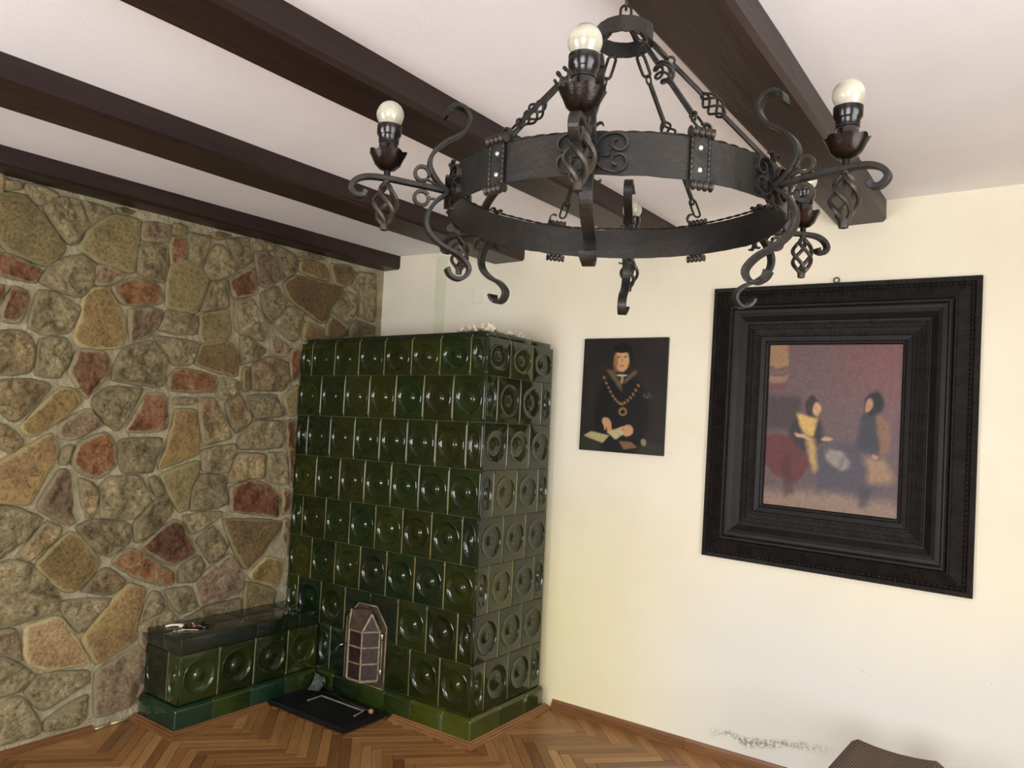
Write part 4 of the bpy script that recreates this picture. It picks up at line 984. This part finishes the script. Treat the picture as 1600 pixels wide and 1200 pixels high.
def genre(u, v):
    # a plain generic interior in the same tones: dusky room, red cloth, two vague seated figures
    u, v = warp(u, v, 0.022, 7.0)
    c = mixl(s2l(104, 80, 82), s2l(88, 74, 74), v)
    c = mixl(c, s2l(126, 76, 74), 0.5*blob(u, v, 0.95, 0.12, 0.35, 0.3, 0, 0.8)); c = mixl(c, s2l(136, 112, 96), blob(u, v, 0.5, 1.02, 0.9, 0.13, 0, 0.4))
    c = mixl(c, s2l(150, 116, 84), 0.9*quad(u, v, [(-0.1, -0.1), (0.16, -0.1), (0.16, 0.13), (-0.1, 0.13)])); c = mixl(c, s2l(120, 92, 74), 0.8*quad(u, v, [(-0.1, 0.15), (0.17, 0.15), (0.17, 0.17), (-0.1, 0.17)])); c = mixl(c, s2l(146, 112, 88), 0.8*quad(u, v, [(-0.1, 0.19), (0.17, 0.19), (0.15, 0.23), (-0.1, 0.23)]))
    c = mixl(c, s2l(110, 58, 52), 0.6*quad(u, v, [(-0.1, 0.24), (0.16, 0.24), (0.16, 0.28), (-0.1, 0.28)])); c = mixl(c, s2l(50, 44, 44), 0.75*quad(u, v, [(-0.1, 0.29), (0.26, 0.32), (0.24, 0.54), (-0.1, 0.54)], 0.03))
    c = mixl(c, s2l(92, 42, 42), quad(u, v, [(-0.1, 0.57), (0.26, 0.57), (0.36, 0.72), (0.22, 0.90), (0.10, 0.82), (-0.1, 0.80)], 0.012)); c = mixl(c, s2l(70, 32, 34), 0.7*quad(u, v, [(0.13, 0.70), (0.22, 0.66), (0.24, 0.93), (0.17, 0.93)], 0.015))
    c = mixl(c, s2l(44, 38, 42), quad(u, v, [(0.24, 0.44), (0.42, 0.44), (0.46, 0.60), (0.30, 0.66), (0.18, 0.55)], 0.02)); c = mixl(c, s2l(192, 158, 88), quad(u, v, [(0.23, 0.43), (0.40, 0.44), (0.37, 0.55), (0.31, 0.55)], 0.012)); c = mixl(c, s2l(180, 148, 86), 0.9*quad(u, v, [(0.27, 0.57), (0.38, 0.57), (0.42, 0.72), (0.36, 0.84), (0.34, 0.70)], 0.02))
    c = mixl(c, s2l(48, 38, 36), blob(u, v, 0.35, 0.375, 0.06, 0.06, 0, 0.2)); c = mixl(c, s2l(186, 146, 108), blob(u, v, 0.385, 0.385, 0.030, 0.038, 0, 0.25)); c = mixl(c, s2l(190, 152, 116), 0.9*blob(u, v, 0.30, 0.565, 0.06, 0.014, 0.1, 0.3)); c = mixl(c, s2l(186, 150, 116), 0.9*blob(u, v, 0.48, 0.575, 0.05, 0.012, -0.1, 0.3))
    c = mixl(c, s2l(66, 64, 76), 0.75*quad(u, v, [(0.42, 0.62), (0.66, 0.58), (0.92, 0.64), (0.86, 0.90), (0.40, 0.88)], 0.03)); c = mixl(c, s2l(146, 134, 124), 0.85*blob(u, v, 0.57, 0.69, 0.095, 0.055, 0.4, 0.25)); c = mixl(c, s2l(100, 92, 90), 0.6*blob(u, v, 0.60, 0.70, 0.02, 0.06, 0.5, 0.4))
    c = mixl(c, s2l(54, 52, 60), quad(u, v, [(0.72, 0.41), (0.86, 0.40), (0.90, 0.62), (0.70, 0.64)], 0.02)); c = mixl(c, s2l(126, 92, 68), 0.95*quad(u, v, [(0.84, 0.40), (0.93, 0.44), (0.93, 0.62), (0.86, 0.64)], 0.014)); c = mixl(c, s2l(30, 26, 28), blob(u, v, 0.80, 0.35, 0.075, 0.075, 0, 0.2))
    c = mixl(c, s2l(166, 124, 98), blob(u, v, 0.765, 0.36, 0.030, 0.042, 0, 0.25)); c = mixl(c, s2l(150, 118, 90), 0.9*quad(u, v, [(0.74, 0.66), (0.92, 0.66), (0.97, 0.78), (0.80, 0.82)], 0.025)); c = mixl(c, s2l(186, 122, 98), 0.9*blob(u, v, 0.82, 0.645, 0.028, 0.016, 0, 0.3))
    c = mixl(c, s2l(60, 56, 66), 0.8*quad(u, v, [(0.72, 0.82), (0.82, 0.84), (0.80, 0.95), (0.73, 0.95)], 0.02))
    k = 0.10*noise.fractal(Vector((u*22, v*22, 3)), 0.8, 2.0, 4); return tuple(max(0, x*(1+k)) for x in c)
po = empty('portrait_panel', (1.998, -0.003, 1.872), 'unframed dark portrait of a person in black with a gold chain, hung beside the stove', 'painting')
PW, PH = 0.535, 0.664
q = MB().box(-PW/2, PW/2, -0.022, 0, -PH/2, PH/2); pb = put('panel', q.me('panel', M_BLACKFR, bevel=0.001), po)
pic = put('painted_face', paint_mesh('painted_face', PW-0.004, PH-0.004, portrait, paint_mat('old_oil_paint', 0.42)), po, (0, -0.0228, 0))
po.rotation_euler = (0, 0.016, 0)
fr = empty('framed_painting', (3.128, -0.002, 1.727), 'large dusky painting of seated figures in a wide black rippled frame', 'painting')
fr.rotation_euler = (0, 0.022, 0)
FW_, FH_ = 1.225, 1.425; IN_ = 0.306
prof = [(0, 0.0, 0), (0, 0.024, 0), (0.004, 0.028, 0), (0.022, 0.028, 0), (0.026, 0.024, 0), (0.030, 0.031, 0), (0.038, 0.031, 0), (0.042, 0.026, 0), (0.088, 0.044, 1), (0.092, 0.050, 1), (0.099, 0.052, 1), (0.103, 0.046, 0),
        (0.106, 0.068, 0), (0.112, 0.078, 0), (0.120, 0.078, 0), (0.126, 0.070, 0), (0.132, 0.072, 0), (0.145, 0.071, 0), (0.162, 0.065, 0), (0.178, 0.054, 0), (0.190, 0.046, 0), (0.196, 0.045, 0), (0.198, 0.050, 0), (0.206, 0.050, 0), (0.208, 0.044, 0),
        (0.216, 0.043, 0), (0.218, 0.047, 0), (0.226, 0.046, 0), (0.228, 0.040, 0), (0.250, 0.036, 0), (0.252, 0.040, 0), (0.262, 0.040, 0), (0.266, 0.034, 0), (0.300, 0.026, 0), (IN_, 0.020, 0), (IN_, 0.006, 0)]
def rail(length, horiz):
    mb = MB(); k = len(prof)
    for end in (-1, 1):
        for d, y, _ in prof:
            t = end*(length/2-d); mb.v.append((t, -y, -d) if horiz else (-d, -y, t))
    for q in range(k-1): mb.f.append((q, q+1, k+q+1, k+q))
    mb.f += [tuple(range(k)), tuple(reversed(range(k, 2*k)))]
    me = mb.me('frame_rail', M_RIPX if horiz else M_RIPZ); me.materials.append(M_BLACKFR)
    for p in me.polygons:
        d = -(p.center.z if horiz else p.center.x)
        if not (0 < d < 0.100 or 0.20 < d < 0.262): p.material_index = 1
    return me
RH, RV = rail(FW_, True), rail(FH_, False)
put('frame_rail', RH, fr, (0, 0, FH_/2)); put('frame_rail', RH, fr, (0, 0, -FH_/2), (0, PI, 0))
put('frame_rail', RV, fr, (FW_/2, 0, 0)); put('frame_rail', RV, fr, (-FW_/2, 0, 0), (0, PI, 0))
iw, ih = FW_-2*IN_, FH_-2*IN_
put('canvas', paint_mesh('canvas', iw+0.004, ih+0.004, genre, paint_mat('dull_oil_paint', 0.38)), fr, (0, -0.010, 0))
# beading round the sight edge and the outer wavy moulding
def beads(off_, r, step, y, elong=1.5):
    mb = MB(); w2, h2 = FW_/2-off_, FH_/2-off_
    for (x0b, z0b, x1b, z1b) in ((-w2, -h2, w2, -h2), (w2, -h2, w2, h2), (w2, h2, -w2, h2), (-w2, h2, -w2, -h2)):
        L_ = math.hypot(x1b-x0b, z1b-z0b); n_ = int(L_/step)
        for i in range(n_):
            t = (i+0.5)/n_; cx_, cz_ = x0b+(x1b-x0b)*t, z0b+(z1b-z0b)*t; ax = (r*elong, r) if abs(x1b-x0b) > 0.1 else (r, r*elong)
            mb.add([(cx_+ax[0], y, cz_), (cx_, y, cz_+ax[1]), (cx_-ax[0], y, cz_), (cx_, y, cz_-ax[1]), (cx_, y-r, cz_)], [(0, 1, 4), (1, 2, 4), (2, 3, 4), (3, 0, 4)])
    return mb
o = put('beading', beads(0.290, 0.0062, 0.0145, -0.0275).me('beading', M_BLACKFR), fr); o['kind'] = 'stuff'
o = put('wavy_moulding', beads(0.034, 0.0065, 0.022, -0.0305, 1.6).me('wavy_moulding', M_BLACKFR), fr); o['kind'] = 'stuff'
q = MB().sweep([(0.013*math.cos(t), -0.012, FH_/2+0.014+0.013*math.sin(t)) for t in [2*PI*i/16 for i in range(16)]], circ(0.003, 6), side=(0, 1, 0), closed=True)
put('hanging_ring', q.me('hanging_ring', M_IRON, smooth=True), fr)

# ------------------------------------------------------------------ stool at the lower right
stl = empty('upholstered_stool', (3.49, -0.66, 0), 'low stool with sagging brown ribbed upholstery at the lower right by the wall', 'stool')
q = MB(); n_ = 14; sw, sd = 0.165, 0.19
for s_ in (0, 1):
    for i in range(n_+1):
        for j in range(n_+1):
            u, v = i/n_*2-1, j/n_*2-1
            z_ = 0.455-0.018*(1-u*u)*1.0-0.020*max(0, (abs(u)-0.85)/0.15)**2-0.020*max(0, (abs(v)-0.85)/0.15)**2 if s_ else 0.385
            q.v.append((u*sw, v*sd, z_))
    b = s_*(n_+1)**2
    for i in range(n_):
        for j in range(n_): q.f.append((b+i*(n_+1)+j, b+(i+1)*(n_+1)+j, b+(i+1)*(n_+1)+j+1, b+i*(n_+1)+j+1))
N1 = n_+1; edge_ = [i*N1 for i in range(N1)]+[n_*N1+j for j in range(1, N1)]+[i*N1+n_ for i in range(n_-1, -1, -1)]+[j for j in range(n_-1, 0, -1)]
for a, b in zip(edge_, edge_[1:]+edge_[:1]): q.f.append((a, b, b+N1*N1, a+N1*N1))
put('seat', q.me('seat', M_WEAVE, smooth=True, auto=1.0), stl)
q = MB().box(-0.155, 0.155, -0.18, 0.18, 0.345, 0.386); put('seat_rail', q.me('seat_rail', M_CHAIRW, bevel=0.003), stl)
for sx_ in (-1, 1):
    for sy_ in (-1, 1):
        q = MB().sweep([(0, 0, 0), (0, 0, 0.35)], rect(0.034, 0.034), scale=[0.7, 1.0]); put('leg', q.me('leg', M_CHAIRW, bevel=0.002), stl, (sx_*0.132, sy_*0.155, 0))
stl.rotation_euler = (0, 0, -0.06)

# ------------------------------------------------------------------ wrought iron chandelier
CC = Vector((3.25126, -2.55740, 2.10214)); RR = 0.33
ch = empty('chandelier', CC, 'large black wrought iron ring chandelier with six scrolled arms and globe bulbs', 'chandelier')
nrm = Vector((0.0265, -0.0271, 1)).normalized()
ch.rotation_mode = 'QUATERNION'; ch.rotation_quaternion = Vector((0, 0, 1)).rotation_difference(nrm)
def band(name, R_, h, t, m, nseg=96, wob=0.0012):
    mb = MB(); random.seed(3)
    for i in range(nseg):
        a = 2*PI*i/nseg; ca, sa = math.cos(a), math.sin(a); w1 = wob*noise.noise(Vector((ca*6, sa*6, 0))); w2 = wob*2*noise.noise(Vector((ca*9, sa*9, 5)))
        for r_, z_ in ((R_-t/2, -h/2+w2), (R_+t/2+w1, -h/2+w2), (R_+t/2+w1, h/2+w2*0.6), (R_-t/2, h/2+w2*0.6)): mb.v.append((r_*ca, r_*sa, z_))
    for i in range(nseg):
        for q in range(4): mb.f.append((i*4+q, ((i+1) % nseg)*4+q, ((i+1) % nseg)*4+(q+1) % 4, i*4+(q+1) % 4))
    return mb.me(name, m, smooth=True, auto=0.6)
put('ring_band', band('ring_band', RR, 0.068, 0.004, M_BAND), ch)
tz0 = 0.352
tb = put('top_ring', band('top_ring', 0.056, 0.032, 0.003, M_BAND, 48), ch, (0.006, 0.004, tz0))
q = MB().sweep(smooth_path([(-0.056, 0, 0.012), (-0.040, 0, 0.024), (0, 0, 0.032), (0.040, 0, 0.024), (0.056, 0, 0.012)]), rect(0.012, 0.003), side=(0, 1, 0))
q.sweep(smooth_path([(0, -0.056, 0.012), (0, -0.040, 0.024), (0, 0, 0.034), (0, 0.040, 0.024), (0, 0.056, 0.012)]), rect(0.012, 0.003), side=(1, 0, 0))
put('top_straps', q.me('top_straps', M_IRON), tb)
def link_me(L_, w_, r_):
    pts = []
    for i in range(20):
        t = 2*PI*i/20; pts.append((w_/2*math.cos(t), 0, (L_/2-w_/2)*(1 if math.sin(t) > 0 else -1)*(abs(math.sin(t)) > 0.01)+w_/2*math.sin(t)))
    return MB().sweep(pts, circ(r_, 7), side=(0, 1, 0), closed=True)
LK = link_me(0.036, 0.022, 0.0028).me('chain_link', M_IRON, smooth=True)
zl = tz0+0.048
for i in range(14):
    o = put('chain_link', LK, ch, (0.006, 0.004, zl+i*0.0275), (0, 0, 0.5+(PI/2 if i % 2 else 0)))
zend = zl+13*0.0275
q = MB().sweep([(0.006, 0.004, zend), (0.006, 0.004, zend+0.05)], circ(0.005, 8)).lathe([(0.0, 0.08), (0.035, 0.075), (0.045, 0.05), (0.030, 0.03), (0.006, 0.02), (0, 0.02)], (0.006, 0.004, zend-0.02), 20)
put('ceiling_hook', q.me('ceiling_hook', M_IRON, smooth=True), ch)
# twisted flex laid along the band
q = MB()
for ph in (0, PI):
    pts = [((RR-0.003+0.0016*math.cos(40*t+ph))*math.cos(t), (RR-0.003+0.0016*math.cos(40*t+ph))*math.sin(t), 0.0365+0.0014*math.sin(40*t+ph)+0.0012*math.sin(7*t)) for t in [2*PI*i/260 for i in range(260)]]
    q.sweep(pts, circ(0.0014, 5), side=(0, 0, 1), closed=True)
put('flex_cable', q.me('flex_cable', M_KEYDK, smooth=True), ch)
# --- arm pieces in the local frame: x = outward, y = tangential, z = up
def P3(pts): return smooth_path([(r, 0, z) for r, z in pts], 5)
def ribbon(pts, w, t, taper=True):
    p = P3(pts); n_ = len(p); sc = [(1.0, 1.0)]*n_
    if taper: sc = [(1.0+0.5*(max(0, i/(n_-1)-0.86)/0.14), 1.0) for i in range(n_)]
    return MB().sweep(p, rect(w, t), side=(0, 1, 0), scale=sc)
ME_BAR = ribbon([(0.333, -0.010), (0.37, -0.006), (0.41, -0.003), (0.455, 0.0), (0.49, -0.001), (0.511, -0.010), (0.519, -0.024), (0.509, -0.036), (0.496, -0.035), (0.492, -0.027)], 0.015, 0.0095).me('arm', M_IRON, bevel=0.0012)
ME_UP = ribbon([(0.338, -0.012), (0.358, 0.004), (0.376, 0.032), (0.372, 0.058), (0.348, 0.084), (0.318, 0.105), (0.304, 0.130), (0.312, 0.150), (0.330, 0.156), (0.346, 0.147), (0.350, 0.130)], 0.021, 0.0074).me('upper_scroll', M_IRON, bevel=0.001)
ME_LO = ribbon([(0.340, -0.014), (0.362, -0.032), (0.377, -0.062), (0.371, -0.090), (0.346, -0.112), (0.312, -0.128), (0.292, -0.148), (0.296, -0.165), (0.311, -0.173), (0.327, -0.167), (0.334, -0.154)], 0.021, 0.0074).me('lower_scroll', M_IRON, bevel=0.001)
def curl(cx_, cz_, r_, a0, a1, w_, t_, x_off=0.0):
    return [(cx_+r_*math.cos(a), 0, cz_+r_*math.sin(a)) for a in [a0+(a1-a0)*i/18 for i in range(19)]]
q = MB()
q.sweep(curl(0.390, 0.018, 0.0135, -2.6, -2.6+2*PI*0.97, 0, 0), rect(0.009, 0.0065), side=(0, 1, 0)); q.sweep([(0.346, 0, -0.004), (0.362, 0, 0.001), (0.379, 0, 0.008)], rect(0.006, 0.004), side=(0, 1, 0))
ME_R1 = q.me('ringlet', M_BRASSY, bevel=0.0008)
q = MB(); q.sweep(curl(0.389, -0.028, 0.0135, 2.6, 2.6-2*PI*0.97, 0, 0), rect(0.009, 0.0065), side=(0, 1, 0)); q.sweep([(0.364, 0, -0.026), (0.376, 0, -0.028)], rect(0.006, 0.004), side=(0, 1, 0))
ME_R2 = q.me('ringlet', M_BRASSY, bevel=0.0008)
# rosette of four curls with petalled boss, on the outside of the band
q = MB(); X_ = RR+0.006
for sy_ in (-1, 1):
    for sz_ in (-1, 1):
        pp_ = [(0.003, 0.003), (0.012, 0.020), (0.026, 0.029), (0.042, 0.0305), (0.0545, 0.022), (0.0545, 0.009), (0.044, 0.003), (0.034, 0.008), (0.033, 0.017), (0.040, 0.0205)]
        q.sweep(smooth_path([(X_-y_*y_*1.6, sy_*y_, sz_*z_) for y_, z_ in pp_], 4), rect(0.009, 0.0036), side=(1, 0, 0))
q.sweep([(X_-0.001, 0, -0.034), (X_-0.001, 0, 0.034)], rect(0.014, 0.003), side=(0, 1, 0)); q.box(X_-0.003, X_, -0.030, 0.030, -0.006, 0.006)
for i in range(8):
    a = 2*PI*i/8; q.add([(X_+0.001, 0, 0), (X_+0.006, 0.010*math.cos(a-0.3), 0.010*math.sin(a-0.3)), (X_+0.003, 0.017*math.cos(a), 0.017*math.sin(a)), (X_+0.006, 0.010*math.cos(a+0.3), 0.010*math.sin(a+0.3))], [(0, 1, 2, 3), (3, 2, 1, 0)])
for sy_ in (-1, 1):   # small upturned curls over the rim
    q.sweep([(X_-0.002, sy_*(0.002+0.007-0.007*math.cos(t)), 0.034+0.010*math.sin(t*0.9)+0.002*t) for t in [i*0.35 for i in range(10)]], rect(0.008, 0.0025), side=(1, 0, 0))
    q.sweep([(X_-0.002, sy_*(0.002+0.007-0.007*math.cos(t)), -0.034-0.009*math.sin(t*0.9)-0.002*t) for t in [i*0.35 for i in range(10)]], rect(0.008, 0.0025), side=(1, 0, 0))
ME_ROS = q.me('rosette', M_IRON)
# drip cup with scalloped rim, stem, socket, bulb
def scal(j, a, r, z):
    if j in (5, 6): return r*(1+0.10*abs(math.sin(4*a))), z+0.004*abs(math.sin(4*a))
    return r, z
q = MB().lathe([(0.0, -0.002), (0.006, 0.0), (0.0062, 0.014), (0.015, 0.017), (0.0235, 0.025), (0.0275, 0.035), (0.0325, 0.045), (0.029, 0.043), (0.022, 0.034), (0.012, 0.026), (0, 0.025)], (0.455, 0, 0), 42, scal)
ME_CUP = q.me('drip_cup', M_CUP, smooth=True, auto=0.9)
q = MB().lathe([(0.0, 0.026), (0.0175, 0.026), (0.0180, 0.060), (0.0172, 0.061), (0.0172, 0.064), (0.0185, 0.065), (0.0190, 0.076), (0.0200, 0.078), (0.0225, 0.082), (0.0228, 0.098), (0.0200, 0.099), (0.0190, 0.092), (0, 0.092)], (0.455, 0, 0), 28)
ME_SOC = q.me('lamp_socket', M_BAKE, smooth=True, auto=0.7)
bz = 0.1185; br = 0.0252
pr_ = [(0.0, bz+br)]+[(br*math.sin(t), bz+br*math.cos(t)) for t in [0.2*i for i in range(1, 12)]]+[(0.0165, bz-0.0215), (0.0150, 0.094), (0, 0.094)]
ME_BULB = MB().lathe(pr_, (0.455, 0, 0), 28).me('bulb', M_BULB, smooth=True)
def basket(x_, ztop, zbot, rad, wires=4, turns=0.75, wr=0.0030):
    q = MB(); L_ = ztop-zbot
    for k in range(wires):
        pts = []
        for i in range(22):
            t = i/21; a = 2*PI*(k/wires+turns*t); r_ = 0.003+rad*math.sin(PI*t)**0.8*(0.85+0.3*t*(1-t)); pts.append((x_+r_*math.cos(a), r_*math.sin(a), ztop-L_*t))
        q.sweep(pts, circ(wr, 6))
    return q
q = basket(0.455, -0.010, -0.086, 0.0200, wires=4, turns=0.52, wr=0.0044)
q.sweep([(0.455, 0, 0), (0.455, 0, -0.015)], circ(0.0065, 8)).lathe([(0, -0.078), (0.0065, -0.078), (0.0085, -0.086), (0.0075, -0.096), (0, -0.098)], (0.455, 0, 0), 12)
ME_BAS = q.me('basket_twist', M_BRASSY, smooth=True, auto=0.9)
for i, az in enumerate((-68, -8, 52, 112, 172, -128)):
    a = put('arm', ME_BAR, ch, (0, 0, 0), (0, 0, math.radians(az)))
    for nm, me_ in (('upper_scroll', ME_UP), ('lower_scroll', ME_LO), ('ringlet', ME_R1), ('ringlet', ME_R2), ('rosette', ME_ROS), ('drip_cup', ME_CUP), ('lamp_socket', ME_SOC), ('bulb', ME_BULB), ('basket_twist', ME_BAS)):
        put(nm, me_, a)
# clamps and suspension rods
q = MB().box(RR+0.002, RR+0.006, -0.0165, 0.0165, -0.036, 0.036)
for s_ in (-1, 1):
    q.sweep([(RR+0.006, s_*0.0155, -0.034+0.068*i/16) for i in range(17)], circ(0.0028, 6), side=(1, 0, 0), scale=[0.8+0.35*(i % 2) for i in range(17)])
ME_CL = q.me('clamp', M_IRON)
def coil(zc_):
    q = MB(); prof_ = []; n_ = 25
    for i in range(n_): prof_.append((0.0068+0.0018*math.cos(2*PI*i/6), -0.021+0.042*i/(n_-1)))
    tmp = MB().lathe([(0, -0.021)]+prof_+[(0, 0.021)], (0, 0, 0), 14)
    q.add([(RR+0.006+x, z, zc_+y) for x, y, z in tmp.v], tmp.f); return q.me('coil', M_BRASSY, smooth=True, auto=1.0)
ME_CT, ME_CB = coil(0.0425), coil(-0.0425)
q = MB()
for z_ in (-0.018, 0.018): q.add([(RR+0.0058+y_, x_, z_+w_) for x_, w_, y_ in [(0.0, 0.0, 0.0035)]+[(0.0042*math.cos(t), 0.0042*math.sin(t), 0.0022) for t in [2*PI*i/10 for i in range(10)]]+[(0.0055*math.cos(t), 0.0055*math.sin(t), 0) for t in [2*PI*i/10 for i in range(10)]]],
    [(0, 1+i, 1+(i+1) % 10) for i in range(10)]+[(1+i, 11+i, 11+(i+1) % 10, 1+(i+1) % 10) for i in range(10)])
ME_RV = q.me('rivet', M_CHROME, smooth=True)
q = MB().sweep([(RR-0.004, 0.012+0.010*math.cos(t), 0.052+0.010*math.sin(t)) for t in [-2.2+i*0.28 for i in range(17)]], rect(0.007, 0.003), side=(1, 0, 0)); ME_HK = q.me('hook', M_BRASSY)
# rod in the plane x-z from the top ring down to the clamp
T0 = Vector((0.058, 0, tz0-0.018)); T1 = Vector((RR-0.004, 0, 0.050)); D = (T1-T0); LT = D.length; D.normalize(); ang = math.atan2(D.x, -D.z)
def rodme(basket_at):
    q = MB(); s0 = 0.052; L_ = LT-s0
    # local: z runs downwards from the ring along the rod
    def seg(a, b, r_=0.0050): q.sweep([(0, 0, -a), (0, 0, -b)], circ(r_, 8))
    q.sweep([(0.009*math.cos(t), 0, -s0+0.001+0.009*math.sin(t)) for t in [2*PI*i/14 for i in range(14)]], circ(0.0026, 6), side=(0, 1, 0), closed=True)
    b0 = s0+basket_at; b1 = b0+0.062
    seg(s0+0.008, b0+0.004); seg(b1-0.004, LT-0.052)
    bk = basket(0, -b0, -b1, 0.015, wr=0.0027); q.add(bk.v, bk.f)
    q.sweep([(0.007*math.cos(t), 0, -(LT-0.046)+0.007*math.sin(t)) for t in [2*PI*i/14 for i in range(14)]], circ(0.0026, 6), side=(0, 1, 0), closed=True)
    return q.me('suspension_rod', M_IRON, smooth=True, auto=1.0)
ROD = rodme(0.095)
LK2 = link_me(0.048, 0.018, 0.0033).me('link', M_IRON, smooth=True)
LK3 = link_me(0.046, 0.016, 0.0024).me('link', M_IRON, smooth=True)
for az in (-98, -38, 22, 82, 142, 202):
    ra = math.radians(az)
    c = put('clamp', ME_CL, ch, (0, 0, 0), (0, 0, ra))
    for nm, me_ in (('coil', ME_CT), ('coil', ME_CB), ('rivet', ME_RV), ('hook', ME_HK)): put(nm, me_, c)
    ca, sa = math.cos(ra), math.sin(ra)
    mat_ = Matrix.Translation((0.006+0, 0.004+0, 0)) @ Matrix.Rotation(ra, 4, 'Z') @ Matrix.Translation(T0) @ Matrix.Rotation(-ang, 4, 'Y')
    rd = put('suspension_rod', ROD, ch); rd.matrix_local = mat_
    l1 = put('link', LK2, rd, (0, 0, -0.020), (0, 0, PI/2)); l2 = put('link', LK3, rd, (0, 0, -(LT-0.028)), (0, 0, PI/2))
